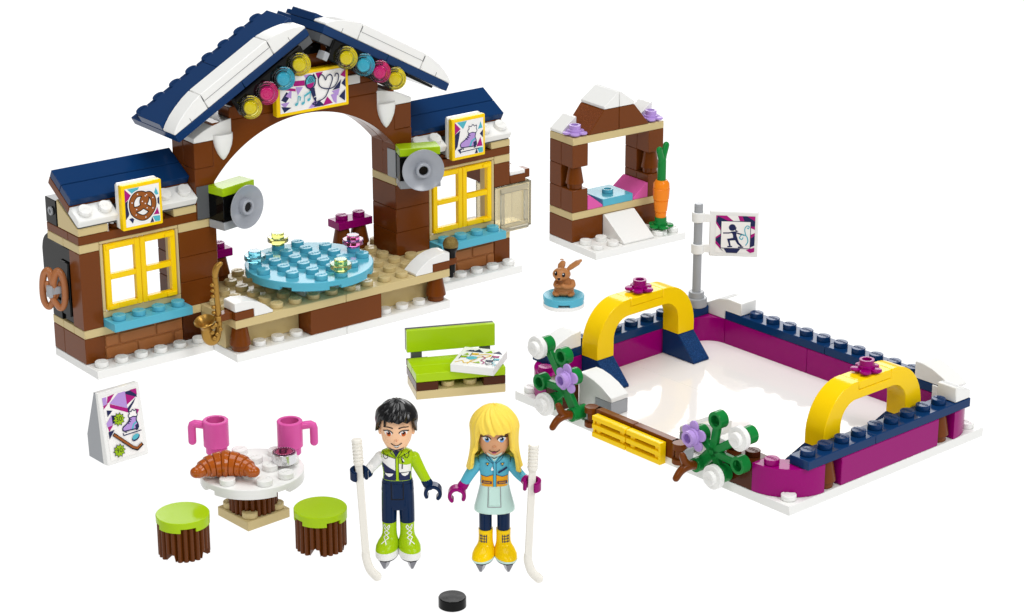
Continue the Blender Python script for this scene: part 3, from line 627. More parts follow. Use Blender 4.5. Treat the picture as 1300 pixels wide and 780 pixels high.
for x, y in ((-.5, 2.5), (-.5, 9.5), (-15.5, 1.5)): mb = MB(); cone(mb, x, y, .4); mb.build('post', rink)
def rail(x0, x1, y0, y1, studs):
    mb = MB(); mb.box(x0, x1, y0, y1, 1.6, 2.0, 'navy', g=.004)
    for x, y in studs: mb.stud(x, y, 2.0, 'navy')
    mb.build('rail', rink)
rail(-1, 0, 1, 5, [(-.5, i + .5) for i in range(1, 5)]); rail(-1, 0, 5, 11, [(-.5, i + .5) for i in range(5, 10)])
rail(-14, -8, 11, 12, [(-i - .5, 11.5) for i in range(8, 13)]); rail(-8, -2, 11, 12, [(-i - .5, 11.5) for i in range(3, 8)])
rail(-16, -15, 1, 11, [(-15.5, i + .5) for i in range(3, 10)])
mb = MB()
mb.prism([(-16, 2.45), (-16, 2.0), (-14.9, 2.0), (-14.9, 1.61), (-14.01, 1.61), (-14.01, 2.01), (-13, 2.01), (-13, 2.6), (-13.8, 2.62), (-14.4, 2.5), (-15.2, 2.1), (-15.9, 1.7)][3:] , 'y', 11.01, 11.99, 'white'); mb.build('snow_slope', rink)
mb = MB(); mb.prism([(-3, 2.01), (-3, 2.74), (-2.6, 2.76), (-2.1, 2.66), (-1.5, 2.42), (-1.02, 2.12), (-1.02, 2.01)], 'y', 11.01, 11.99, 'white'); mb.prism([(-2, 1.3), (-1.0, 1.3), (-1.0, 2.0), (-2, 2.0)], 'y', 10.95, 11.01, 'white'); mb.build('snow_slope', rink)
mb = MB(); mb.prism([(10, 2.01), (10, 2.68), (10.3, 2.66), (10.95, 2.36), (10.98, 2.01)], 'x', -1, -.01, 'white', c=.04); mb.build('snow_slope', rink)
mb = MB(); mb.prism([(1.0, 2.01), (3, 2.01), (3, 2.72), (2.4, 2.68), (1.8, 2.5), (1.0, 2.1)], 'x', -15.99, -15.02, 'white', c=.03); mb.build('snow_slope', rink)
# front side: brown blocks, snow slopes, gate
mb = MB(); mb.box(-4, -2, 0, 1, .4, 1.6, 'dark_brown'); mb.stud(-2.5, .55, 1.6, 'dark_brown'); mb.stud(-3.5, .55, 1.6, 'dark_brown'); mb.build('block', rink)
mb = MB(); mb.box(-14, -13, 0, 1, .4, 1.6, 'dark_brown'); mb.build('block', rink)
for a, d in ((-11, -1), (-7, 1)):
    X = lambda v: a + d * v
    mb = MB(); mb.box(min(X(0), X(1)), max(X(0), X(1)), 1, 2, .45, 1.06, 'light_grey'); mb.build('slope_base', rink)
    mb = MB(); mb.prism([(X(0), 1.07), (X(1.01), 1.07), (X(1.01), .46), (X(2), .46), (X(2), 1.9), (X(1.6), 1.9), (X(1.1), 1.8), (X(.6), 1.62), (X(0), 1.28)], 'y', 1.0, 2.0, 'white'); mb.build('snow_slope', rink)
mb = MB(); mb.box(-4.9, -4.1, 1, 2, .45, 1.5, 'white'); mb.build('block', rink)
mb = MB()
mb.box(-10.95, -8.58, -.08, .3, .35, 1.17, 'brown'); mb.box(-8.57, -6.2, -.08, .3, .35, 1.17, 'brown')
gate = mb.build('gate', rink)
for x in (-11.15, -5.98):
    mb = MB(); mb.cyl(x, .0, .9, 1.17, .3, 'brown'); mb.cyl(x, .0, .28, .5, .3, 'brown'); mb.cyl(x, 0, .45, .95, .17, 'brown')
    mb.box(min(x, x + (.4 if x < -8 else -.4)), max(x, x + (.4 if x < -8 else -.4)), -.08, .3, .9, 1.17, 'brown')
    mb.build('hinge', gate)
    for s_ in (-.33, .22): mb = MB(); mb.box(x + s_, x + s_ + .13, -.02, .5, .45, .95, 'light_grey'); mb.build('hinge_pin', gate)
for x in (-10.66, -8.62):
    mb = MB(); y0, y1 = -.46, -.1; b, t = .08, 1.04
    for z in (b, (b + t) / 2 - .11, t - .22): mb.box(x, x + 2, y0, y1, z, z + .22, 'yellow', g=.004)
    mb.box(x + .16, x + .42, y0 + .1, y1 - .01, b + .2, t - .2, 'yellow'); mb.box(x + 1.58, x + 1.84, y0 + .1, y1 - .01, b + .2, t - .2, 'yellow')
    mb.box(x, x + .12, y0 + .05, y1, b + .1, t - .1, 'yellow') if x < -9 else mb.box(x + 1.86, x + 2, y0 + .01, y1, b + .02, t - .02, 'yellow')
    mb.build('grille', gate)

# goals
def goal(x, d, label):
    o = thing('goal', label, 'goal', 'rink', (x, 6, .4), 0, 'yellow arched goals on the ice rink')
    for y in (-3, 2):
        mb = MB(); P = [(0, .05), (0, 1.2), (d, 1.2), (2 * d, .14), (2 * d, .05)]; mb.prism(P, 'y', y + .006, y + .994, 'navy', c=.02)
        # rough textured sloping face laid on the smooth block
        e = .006; nn = Vector((d * 1.06, 0, 1)).normalized() * e
        a, b = Vector((d * 1.03, 0, 1.168)), Vector((d * 1.98, 0, .161))
        mb.put([tuple(Vector((a.x, y + .03, a.z)) + nn), tuple(Vector((b.x, y + .03, b.z)) + nn), tuple(Vector((b.x, y + .97, b.z)) + nn), tuple(Vector((a.x, y + .97, a.z)) + nn)], [(0, 1, 2, 3)], 'navy_rough')
        mb.build('leg', o)
    mb = MB()
    out = [(-3, 1.2)] + [(-3, 1.3)] + [(-1.2 - 1.8 * cos(R(t)), 1.6 + 2.0 * sin(R(t))) for t in range(5, 90, 8)] + [(-1, 3.6), (-1, 3.22), (1, 3.22), (1, 3.6)] + [(1.2 + 1.8 * sin(R(t)), 1.6 + 2.0 * cos(R(t))) for t in range(1, 90, 8)] + [(3, 1.3), (3, 1.2)]
    inn = [(2, 1.2), (2, 1.9)] + [(1.1 + .9 * cos(R(t)), 1.95 + .9 * sin(R(t))) for t in range(8, 91, 10)] + [(-1.1 - .9 * sin(R(t)), 1.95 + .9 * cos(R(t))) for t in range(2, 91, 10)] + [(-2, 1.9), (-2, 1.2)]
    mb.prism(out + inn, 'x', min(0, d) + .004, max(0, d) - .004, 'yellow', c=.02); ar = mb.build('arch', o)
    mb = MB(); mb.box(-1, 1, min(0, d), max(0, d), 3.23, 3.6, 'yellow', T=TR(0, 0, 0) @ Matrix(((0, 1, 0, 0), (1, 0, 0, 0), (0, 0, 1, 0), (0, 0, 0, 1)))); mb.build('tile', ar)
    mb = MB(); flower(mb, 'magenta', TR(d * .5, 0, 3.6)); mb.build('flower', o)
goal(-15, 1, 'yellow arched goal with magenta flower at the left end of the rink, near the flagpole')
goal(-1, -1, 'yellow arched goal with magenta flower at the right end of the rink')

# flagpole
fp = thing('flagpole', 'grey flagpole with a small white skater flag on the back corner of the rink', 'flag', 'rink', (-15.4, 10.55, 2.0), 48.6 - 6)
mb = MB(); mb.lathe([(0, 0), (.47, 0), (.5, .03), (.5, .38), (.47, .42), (.36, .42), (.36, .66), (.33, .7), (.2, .7), (.2, 4.85), (.17, 4.9), (0, 4.9)], 'light_grey'); mb.build('pole', fp)
mb = MB(); mb.ring(4.05, 4.5, .3, .2, 'white'); mb.ring(2.55, 3.0, .3, .2, 'white')
mb.box(.15, .62, -.1, .1, 4.05, 4.45, 'white'); mb.box(.15, .62, -.1, .1, 2.6, 3.0, 'white'); mb.box(.5, 2.72, -.11, .11, 2.45, 4.6, 'white', c=.05); fl = mb.build('flag', fp)
p = Print(TR(1.68, -.115, 3.52) @ RX(90)); w_ = .88
p.poly([(-w_, -w_), (w_, -w_), (w_, w_), (-w_, w_)], 'ink_white')
for P, c in (([(-w_, .5), (-w_, w_), (-.4, w_), (-.05, .6), (-.6, .6), (-.62, .1)], 'ink_magenta'), ([(-w_, .62), (-.8, .85), (-.3, .62), (-.62, .6), (-.66, .3)], 'ink_navy'), ([(.1, w_), (.35, w_), (.45, .6), (.2, .62)], 'ink_magenta'),
    ([(.3, w_), (.88, w_), (.88, .35), (.68, .4), (.68, .62), (.4, .62)], 'ink_navy'), ([(.5, w_), (.88, w_), (.88, .65)], 'ink_magenta'), ([(.7, .4), (.88, .4), (.88, .25), (.7, .32)], 'ink_magenta'),
    ([(-w_, -.15), (-.66, .02), (-.66, -.7), (-.45, -.88), (-.88, -.45)], 'ink_magenta'), ([(-w_, -.22), (-.66, -.08), (-.66, -.55), (-.88, -.3)], 'ink_navy'),
    ([(-.5, -.68), (.25, -.68), (.1, -.88), (-.38, -.88)], 'ink_navy'), ([(.68, -.15), (.88, 0), (.88, -.5), (.68, -.6)], 'ink_navy'), ([(.68, .0), (.88, .1), (.88, -.02), (.68, -.18)], 'ink_magenta'), ([(.5, -.72), (.88, -.6), (.88, -.8), (.7, -.86)], 'ink_magenta')): p.poly(P, c)
p.poly([(-.66, -.67), (.7, -.67), (.7, .64), (-.66, .64)], 'ink_navy'); p.poly([(-.63, -.64), (.67, -.64), (.67, .61), (-.63, .61)], 'ink_white')
p.circ(-.14, .33, .16, 'ink_navy'); p.poly([(-.06, .28), (.04, .12), (.14, .16), (.03, .22), (.05, .36)], 'ink_navy')
p.line([(-.55, .06), (-.3, .07), (-.05, .1), (.2, .04), (.42, -.02)], .06, 'ink_navy'); p.poly([(-.2, .14), (.04, .16), (.06, -.05), (.12, -.22), (-.08, -.28), (-.1, -.02)], 'ink_navy')
p.line([(-.0, -.2), (-.3, -.25), (-.22, -.55)], (.13, .07), 'ink_navy', smooth=False); p.line([(.04, -.2), (.14, -.4), (.3, -.55)], (.13, .07), 'ink_navy', smooth=False)
p.line([(-.34, -.58), (-.12, -.57)], .06, 'ink_navy', smooth=False); p.line([(.14, -.6), (.38, -.58)], .06, 'ink_navy', smooth=False)
p.line([(.48, -.02), (.42, .25), (.5, .42), (.62, .4), (.58, .3), (.52, .34)], .04, 'ink_teal'); p.line([(.48, -.5), (.58, -.3), (.5, -.05), (.3, -.0), (.2, -.14), (.3, -.22), (.36, -.12)], .045, 'ink_teal'); p.build(fl)

# plants at the gate
def plant(label, hub, rings, flowers_, claw):
    o = thing('plant', label, 'toy plant', 'rink', (hub[0], -.3, 0), 0, 'toy flowering plants beside the rink gate')
    ox = hub[0]; Y = RX(90)
    mb = MB(); cx, cz = sum(r[0] for r in rings) / len(rings) * .5 + ox * .5, sum(r[1] for r in rings) / len(rings) * .6 + hub[1] * .4
    def bar(a, b, w=.17):
        d = Vector((b[0] - a[0], 0, b[1] - a[1])); L = d.length; ang = math.atan2(d.z, d.x)
        mb.box(0, L, -.12, .12, -w, w, 'green', c=.04, g=0, T=TR(a[0] - ox, 0, a[1]) @ Matrix.Rotation(-ang, 4, 'Y'))
    bar(hub, (cx, cz), .24)
    for (x, z, kind) in rings: bar((cx, cz), (x + (cx - x) * .12, z + (cz - z) * .12))
    mb.sphere((cx - ox, 0, cz), (.3, .13, .3), 'green')
    mb.ring(-.5, .35, .3, .16, 'green', TR(0, 0, hub[1]) @ Y); mb.cyl(0, 0, -.4, .4, .2, 'green', TR(0, 0, hub[1]) @ Y)
    mb.build('stem', o)
    for (x, z, kind) in rings:
        mb = MB(); mb.ring(-.22, .22, .37, .23, 'green', TR(x - ox, 0, z) @ Y); mb.cyl(0, 0, -.22, -.08, .24, 'green', TR(x - ox, 0, z) @ Y); mb.build('ring', o)
        if kind == 'w': mb = MB(); roundplate(mb, 'white', TR(x - ox, -.22, z) @ Y); mb.build('blossom', o)['label'] = 'white round blossom'
        if kind == 'l': mb = MB(); flower(mb, 'lavender', TR(x - ox, -.22, z) @ Y); mb.build('blossom', o)['label'] = 'lavender five-petal blossom'
    hz = hub[1]; mb = MB(); mb.tube(catmull([(0, -.3, hz), (0, -.62, hz + .1), (-.02, -.85, hz + .28), (-.05, -1.0, hz + .6)], 5), [.2 - .004 * i for i in range(16)], 'brown', 16)
    mb.tube(catmull([(0, -.55, hz + .08), (-.02, -.85, hz + .05), (-.05, -1.1, hz - .08), (-.08, -1.3, hz - .32)], 5), [.2 - .004 * i for i in range(16)], 'brown', 16); mb.build('twig', o)
plant('green toy plant left of the yellow gate, in front of the left goal',
    (-11.75, .75), [(-13.65, 3.3, 'w'), (-12.55, 3.1, ''), (-13.9, 1.55, ''), (-11.95, 2.35, 'l'), (-13.2, .85, 'w')], None, [(-11.75, -.2, .75), (-11.9, -.9, .85), (-12.25, -1.15, 1.05), (-12.1, -1.2, .55)])
plant('green toy plant right of the yellow gate, beside the magenta front corner of the rink',
    (-4.5, .85), [(-3.6, 3.0, ''), (-2.0, 2.85, 'w'), (-2.35, 1.5, ''), (-4.55, 2.1, 'l'), (-3.3, .8, 'w')], None, [(-4.5, -.2, .85), (-4.7, -.8, .9), (-5.1, -1.0, 1.25), (-4.9, -1.0, .7)])

# ------------------------------------------------------------------ KIOSK
ki = thing('toy_kiosk', 'small brown toy kiosk with pink and blue counter, snowy roof and white ramp', 'toy kiosk', 'kiosk')
mb = MB(); mb.box(0, 6, 0, 4, 0, .4, 'white', c=.02)
mb.studs([.5, 1.5, 4.5, 5.5], [.5, 1.5], .4, 'white'); mb.build('base_plate', ki)
mb = MB(); mb.box(0, 2, 2, 4, .4, 1.6, 'brown'); mb.box(2, 4, 2, 4, .4, 1.6, 'brown'); mb.box(4, 6, 2, 4, .4, 1.6, 'brown'); mb.build('wall', ki)
mb = MB(); mb.prism([(2.0, .41), (2.0, 1.6), (1.85, 1.6), (.2, .5), (.2, .41)], 'x', 2.0, 4.0, 'white', c=.02); mb.build('ramp', ki)
for z in (1.6, 5.6): mb = MB(); mb.box(0, 6, 2, 4, z, z + .4, 'tan'); mb.build('shelf', ki)
for x in (0, 5):
    mb = MB(); mb.box(x, x + 1, 3, 4, 2, 3.2, 'brown'); mb.box(x, x + 1, 3, 4, 3.2, 4.4, 'brown'); mb.box(x, x + 1, 3, 4, 4.4, 5.6, 'brown')
    mb.box(x, x + 1, 2, 3, 2, 3.2, 'brown'); mb.box(x, x + 1, 2, 3, 4.4, 5.6, 'brown'); pi_ = mb.build('pillar', ki)
    mb = MB(); mb.lathe([(0, 0), (.38, 0), (.4, .02), (.4, .25), (.47, .27), (.48, .3), (.33, 1.2), (0, 1.2)], 'brown', TR(x + .5, 2.5, 3.2)); mb.build('post', pi_)
mb = MB(); mb.box(2, 4, 2, 4, 2, 2.4, 'teal'); mb.ring(2.4, 2.6, .3, .18, 'teal', TR(3, 2.9, 0)); mb.build('counter', ki)
for a, b in ((1, 2), (5, 4)): mb = MB(); mb.prism([(a, 2.01), (a, 2.8), (a + .1 * (b - a), 2.8), (b, 2.12), (b, 2.01)], 'y', 2.01, 4, 'pink', c=.02); mb.build('cushion', ki)
mb = MB()
mb.prism([(1, 6.01), (2, 7.2), (2.99, 7.2), (2.99, 6.01)], 'y', 2.01, 3.99, 'brown'); mb.prism([(5, 6.01), (4, 7.2), (3.01, 7.2), (3.01, 6.01)], 'y', 2.01, 3.99, 'brown')
n_ = Vector((-1.2, 0, 1)).normalized() * .006
mb.put([tuple(Vector(v) + n_) for v in ((1.04, 2.03, 6.05), (1.04, 3.97, 6.05), (1.97, 3.97, 7.16), (1.97, 2.03, 7.16))], [(0, 1, 2, 3)], 'brown_rough')
rf = mb.build('roof', ki)
for a, b in ((2, 3), (4, 3)):
    mb = MB(); g_ = .008 * (1 if a < b else -1); mb.prism([(a, 7.21), (a, 7.36), (b - g_ * 12, 8.0), (b - g_, 8.0), (b - g_, 7.21)], 'y', 2.01, 3.99, 'white', c=.03); mb.build('snow_slope', rf)
for x in (0, 5): mb = MB(); mb.prism([(x + .01, 6.01), (x + .01, 6.15), (x + .85, 6.8), (x + .99, 6.8), (x + .99, 6.01)], 'y', 3, 3.99, 'white', c=.03); mb.build('snow_slope', rf)
for x in (.5, 5.5): mb = MB(); flower(mb, 'lavender', TR(x, 2.5, 6.0)); mb.build('flower', rf)
ca = thing('carrot', 'orange toy carrot with green leaves standing on a green flower before the kiosk', 'carrot', 'kiosk', (4.85, .72, .62), 20)
mb = MB(); flower(mb, 'green', TR(0, 0, .02) @ Matrix.Diagonal((1.05, 1.05, 1.15, 1))); mb.build('flower', ca)
mb = MB(); mb.lathe([(0, .3), (.24, .3), (.26, .35), (.3, .9), (.27, .93), (.33, 1.0), (.39, 1.55), (.36, 1.58), (.42, 1.65), (.45, 2.2), (.42, 2.23), (.44, 2.28), (.42, 2.5), (.3, 2.66), (0, 2.7)], 'orange'); mb.build('root', ca)
mb = MB(); mb.tube([(0, 0, 2.6), (0, 0, 3.7)], .23, 'green', 20); mb.tube([(0, 0, 3.5), (-.1, 0, 3.9), (-.3, 0, 4.35)], [.22, .2, .19], 'green', flat=.8); mb.tube([(0, 0, 3.5), (.16, 0, 3.95), (.4, 0, 4.45)], [.22, .2, .2], 'green', flat=.8); mb.build('leaf', ca)

# ------------------------------------------------------------------ BENCH and map
be = thing('bench', 'lime green toy bench with backrest and brown and tan base', 'bench', 'bench')
mb = MB(); mb.box(0, 4, 0, 2, 0, .4, 'tan'); mb.studs([1.5, 2.5], [.5], .4, 'tan'); mb.build('base', be)
mb = MB(); mb.box(0, 1, 0, 2.2, .4, .8, 'dark_brown'); mb.box(3, 4, 0, 2.2, .4, .8, 'dark_brown'); mb.box(1, 3, 1, 2.2, .4, .8, 'dark_brown'); mb.box(0, 1, 2, 2.3, .8, 1.1, 'dark_brown'); mb.build('frame', be)
mb = MB(); mb.box(0, 4, 0, 1, .8, 1.2, 'lime'); mb.box(0, 4, 1, 2, .8, 1.2, 'lime'); mb.build('seat', be)
mb = MB(); mb.box(.2, .7, 2.08, 2.28, .9, 1.6, 'dark_grey'); mb.box(3.3, 3.8, 2.08, 2.28, .9, 1.6, 'dark_grey'); mb.box(0, 4, 2.26, 2.5, 1.46, 2.46, 'dark_grey'); mb.build('hinge', be)
mb = MB(); mb.box(0, 4, 2.02, 2.26, 1.44, 2.48, 'lime'); mb.build('backrest', be)
mp = thing('map', 'square white toy map tile with coloured drawings lying askew on the lime bench', 'map', 'world', (-2.69, 93.71, 1.25), -15.5)
mb = MB(); mb.box(0, 1.98, 0, 2.2, -.04, .34, 'white'); tl = mb.build('map_tile', mp); tl.rotation_euler = (R(0), 0, R(0))
p = Print(TR(1.0, 1.1, .343))
p.poly([(-.8, .55), (-.55, .85), (-.4, .7), (-.25, .92), (.05, .55)], 'ink_navy'); p.poly([(.45, .6), (.65, .9), (.9, .55)], 'ink_navy'); p.poly([(.1, .55), (.3, .88), (.45, .6)], 'ink_lime')
p.poly([(-.62, .85 - .12), (-.55, .86), (-.48, .76)], 'ink_white')
p.line([(-.85, -.85), (-.6, -.6), (-.45, -.85), (-.25, -.7), (-.3, -.9)], .05, 'ink_yellow'); p.line([(-.1, .2), (.2, .35), (.45, .3), (.3, .05), (0, 0), (-.1, -.35), (-.25, -.6), (.1, -.7)], .06, 'ink_yellow')
p.poly([(-.55, -.15), (-.3, .02), (-.05, -.02), (-.05, -.3), (-.3, -.4), (-.5, -.3)], 'ink_teal'); p.poly([(-.75, .1), (-.62, .35), (-.5, .12)], 'ink_lime'); p.poly([(-.05, -.75), (.12, -.5), (.25, -.72)], 'ink_lime')
p.poly([(-.8, -.05), (-.52, -.0), (-.52, -.2), (-.8, -.25)], 'ink_lime'); p.poly([(-.42, .35), (-.12, .4), (-.12, .22), (-.42, .17)], 'ink_yellow'); p.poly([(.55, .25), (.85, .3), (.85, .12), (.55, .08)], 'ink_magenta'); p.poly([(.7, -.05), (.95, 0), (.95, -.2), (.7, -.25)], 'ink_teal')
p.poly([(.4, -.3), (.7, -.25), (.75, -.45), (.4, -.48)], 'ink_navy')
for x, y in ((-.8, -.05), (-.42, .35), (.55, .25), (.7, -.05)): p.line([(x, y + .05), (x, y - .38)], .03, 'ink_black', smooth=False)
p.line([(.1, .1), (.3, -.1), (.2, -.4), (.4, -.6), (.35, -.8)], .05, 'ink_magenta'); p.line([(.45, -.6), (.6, -.85), (.8, -.7), (.7, -.55), (.55, -.75)], .04, 'ink_navy'); p.line([(.85, -.4), (.75, -.6), (.95, -.75), (.85, -.95)], .04, 'ink_teal')
p.build(tl)

# ------------------------------------------------------------------ SANDWICH BOARD
sb = thing('sign_board', 'standing grey and white sign board printed with a skate, a hockey stick, 30 and 90', 'sign', 'world', (-16.39, 86.23, 0), 41)
mb = MB(); mb.prism([(.32, 0), (1.45, 0), (1.5, 1.0), (.78, 3.02), (.62, 3.02)], 'x', 0, 1.95, 'light_grey'); mb.build('stand', sb)
tilt = -9
Tp = RX(tilt); mb = MB(); mb.box(0, 1.95, -.02, .36, .03, 3.1, 'white', T=Tp, c=.03); pn = mb.build('panel', sb)
p = Print(Tp @ TR(.975, -.023, 1.56) @ RX(90)); X0, Y0 = .8, 1.36
p.poly([(-X0, -Y0), (X0, -Y0), (X0, Y0), (-X0, Y0)], 'ink_white')
for P, c in (([(-.8, 1.3), (-.8, .92), (-.62, .98), (-.6, 1.3)], 'ink_lavender'), ([(-.8, .96), (-.8, .82), (-.55, 1.02)], 'ink_magenta'), ([(-.62, 1.02), (-.55, 1.3), (-.22, 1.34), (-.5, 1.05)], 'ink_magenta'), ([(-.5, 1.0), (-.05, 1.32), (.28, 1.32), (.28, .6)], 'ink_lavender'),
    ([(-.5, .98), (.28, .6), (.28, .42), (-.5, .82)], 'ink_magenta'), ([(.28, .42), (.28, .6), (.72, .95), (.62, .78)], 'ink_navy'), ([(.28, 1.28), (.28, .75), (.72, .98)], 'ink_magenta'), ([(.28, 1.3), (.28, 1.2), (.78, .95), (.78, 1.3)], 'ink_navy'), ([(.48, 1.32), (.8, 1.32), (.8, 1.05)], 'ink_magenta'),
    ([(.62, .5), (.62, .15), (.8, .42)], 'ink_magenta'), ([(-.68, .75), (-.68, .48), (-.42, .68)], 'ink_navy'), ([(-.78, .22), (-.5, .5), (-.5, .08), (-.74, .05)], 'ink_lavender'), ([(-.5, .5), (-.5, .12), (-.1, .38)], 'ink_navy'), ([(-.74, .06), (-.5, .08), (-.4, .18), (-.7, -.15)], 'ink_magenta'), ([(-.74, -.15), (-.45, -.12), (-.74, -.45)], 'ink_navy')): p.poly(P, c)
art_skate(p, .34, -.06, .84, .05)
def burst(x, y, t):
    for rr, c in ((.3, 'ink_black'), (.26, 'ink_lime')): p.poly([(x + (rr if i % 2 == 0 else rr * .68) * cos(i * pi / 10), y + (rr if i % 2 == 0 else rr * .68) * sin(i * pi / 10)) for i in range(20)], c)
    p.text(t, x, y, .3, 'ink_black')
burst(-.2, .26, '30'); burst(-.38, -1.02, '90')
p.line([(-.55, -.28), (.25, -1.05), (.45, -1.16), (.72, -1.0)], .15, 'ink_black', smooth=False); p.line([(-.53, -.3), (.26, -1.04), (.45, -1.13), (.68, -1.0)], .09, 'ink_brown', smooth=False)
p.circ(.45, -.68, .2, 'ink_navy', ry=.12, rot=.4); p.circ(.44, -.64, .17, 'ink_teal', ry=.1, rot=.4); p.build(pn)

# ------------------------------------------------------------------ CAFE TABLE
def log(mb, z0, z1, r=.93, m='log_brown', notch=0):
    n = 24; V = []; sub = 6; N_ = n * sub
    ring = [(r - .1 + .12 * abs(sin(pi * (i / sub))) ** .6) for i in range(N_)]
    def zb(i): return z0 + (notch if notch and abs((i / N_ * 4 + .5) % 1 - .5) > .37 else 0)
    V += [(ring[i] * cos(2 * pi * i / N_), ring[i] * sin(2 * pi * i / N_), zb(i)) for i in range(N_)]
    V += [(ring[i] * cos(2 * pi * i / N_), ring[i] * sin(2 * pi * i / N_), z1) for i in range(N_)]
    V += [(0, 0, z0 + notch), (0, 0, z1)]
    F = [(i, (i + 1) % N_, N_ + (i + 1) % N_, N_ + i) for i in range(N_)] + [(i, (i + 1) % N_, 2 * N_) for i in range(N_)] + [(N_ + i, N_ + (i + 1) % N_, 2 * N_ + 1) for i in range(N_)]
    mb.put(V, F, m)
ct = thing('cafe_table', 'round white toy table with a ribbed brown log foot on a tan square base', 'table', 'world', (-9.97, 81.5, 0), 42)
mb = MB(); mb.box(-1, 1, -1, 1, 0, .4, 'tan'); mb.studs([-.62, .62], [-.62, .62], .4, 'tan'); mb.build('base', ct)
mb = MB(); log(mb, .42, 1.74); mb.build('log', ct)
def round_top(r, z0, z1, m, studs, h=.4):
    mb = MB(); zm = z0 + (z1 - z0) * .42
    mb.lathe([(0, zm - .03), (r - .1, zm - .03), (r - .01, zm - .01), (r, zm), (r, z1 - .025), (r - .025, z1), (0, z1)], m, None, 72)
    for k in range(4):
        hg = .3 / r; a0 = k * pi / 2 + hg; a1 = a0 + pi / 2 - 2 * hg; V = []; F = []; n = 14
        for i in range(n + 1):
            a = a0 + (a1 - a0) * i / n
            for q in (r - .2, r - .002):
                for z in (z0, zm): V.append((q * cos(a), q * sin(a), z))
        for i in range(n):
            b0 = 4 * i; c0 = b0 + 4; F += [(b0 + 2, b0 + 3, c0 + 3, c0 + 2), (b0, c0, c0 + 1, b0 + 1), (b0, b0 + 2, c0 + 2, c0), (b0 + 1, c0 + 1, c0 + 3, b0 + 3)]
        F += [(0, 1, 3, 2), (4 * n, 4 * n + 2, 4 * n + 3, 4 * n + 1)]; mb.put(V, F, m)
    for x, y in studs: mb.stud(x, y, z1, m)
    return mb
mb = round_top(2.0, 1.6, 2.0, 'white', [(x, y) for x in rng(-1.5, 1.5) for y in rng(-1.5, 1.5) if abs(x) + abs(y) < 2.6]); mb.build('tabletop', ct)
for n, (x, y, side) in enumerate(((-11.5, 83.02, -1), (-8.62, 82.95, 1))):
    o = thing('mug', 'pink toy mug at the left of the cafe table, above the croissant' if side < 0 else 'pink toy mug at the right of the cafe table, behind the silver tin', 'mug', 'world', (x, y, 2.2), 0, 'pink mugs on the white table')
    mb = MB(); mb.lathe([(0, -.17), (.4, -.17), (.42, -.14), (.42, .1), (.5, .16), (.5, 1.18), (.47, 1.21), (.36, 1.21), (.34, 1.18), (.34, .4), (0, .38)], 'pink', None, 40); mb.build('cup', o)
    mb = MB(); s_ = side; mb.tube([(s_ * .42, 0, .98), (s_ * .65, .0, 1.02), (s_ * .82, .0, 1.04), (s_ * .9, .0, 1.0), (s_ * .93, .0, .9), (s_ * .93, .0, .6), (s_ * .93, .0, .3)], .16, 'pink', 18); mb.build('handle', o)
# croissant
mb = MB(); pts = []; rad = []
for i in range(241):
    t = i / 120 - 1; ang = t * 1.15; pts.append((1.1 * sin(ang), -.05 + .75 * (cos(ang) - 1), .38 - .14 * abs(t) ** 2))
    b = .52 * (1 - .58 * abs(t) ** 1.6)
    st = [.13, .38, .62, .82]; k = 0
    for q in st:
        if abs(t) > q: k += 1
    b = [.57, .53, .46, .37, .28][k]; e0 = ([0] + st)[k]; e1 = (st + [1.02])[k]; u = (abs(t) - e0) / (e1 - e0); b *= 1.0 - .1 * u; b *= 1 - .2 * max(0, 1 - (1 - u) / .16) ** 2; b *= (1 - .12 * max(0, 1 - u / .12) ** 2 if k else 1); rad.append(b)
mb.tube(pts, rad, 'croissant', 24, flat=.95); mb.sphere((1.08, -.52, .25), (.24, .22, .22), 'croissant'); mb.sphere((-1.08, -.52, .25), (.24, .22, .22), 'croissant')
cr = mesh_thing(mb, 'croissant', 'shiny golden brown toy croissant lying on the white cafe table', 'croissant', 'world', (-10.85, 80.7, 2.2), 2)
tn = thing('tin', 'small round silver tin with pink printed lid on the white cafe table', 'tin', 'world', (-8.75, 81.75, 2.2), 0)
mb = MB(); mb.lathe([(0, 0), (.46, 0), (.48, .03), (.48, .38), (.46, .41), (0, .41)], 'silver', None, 40); ti = mb.build('case', tn)
p = Print(TR(0, 0, .412)); p.circ(0, 0, .43, 'ink_black', n=36); p.circ(0, 0, .33, 'ink_red', n=30)
for i in range(24): a = i * pi / 12; p.circ(.38 * cos(a), .38 * sin(a), .025, 'ink_pink', n=6)
p.line([(.16, .1), (0, .2), (-.16, .1), (-.1, -.04), (.06, .02), (.08, -.14), (-.04, -.2), (-.18, -.12)], .06, 'ink_black'); p.build(ti)
for x, y, l, rt_ in ((-12.24, 78.38, 'lime topped toy stool on a ribbed brown log, left of the cafe table', 20), (-7.16, 78.87, 'lime topped toy stool on a ribbed brown log, right of the cafe table', 35)):
    o = thing('stool', l, 'stool', 'world', (x, y, 0), rt_, 'lime topped log stools')
    mb = MB(); log(mb, .0, 1.34, .95, notch=.28)
    mb.build('log', o); mb = round_top(1.0, 1.2, 1.6, 'lime', []); mb.build('seat', o)

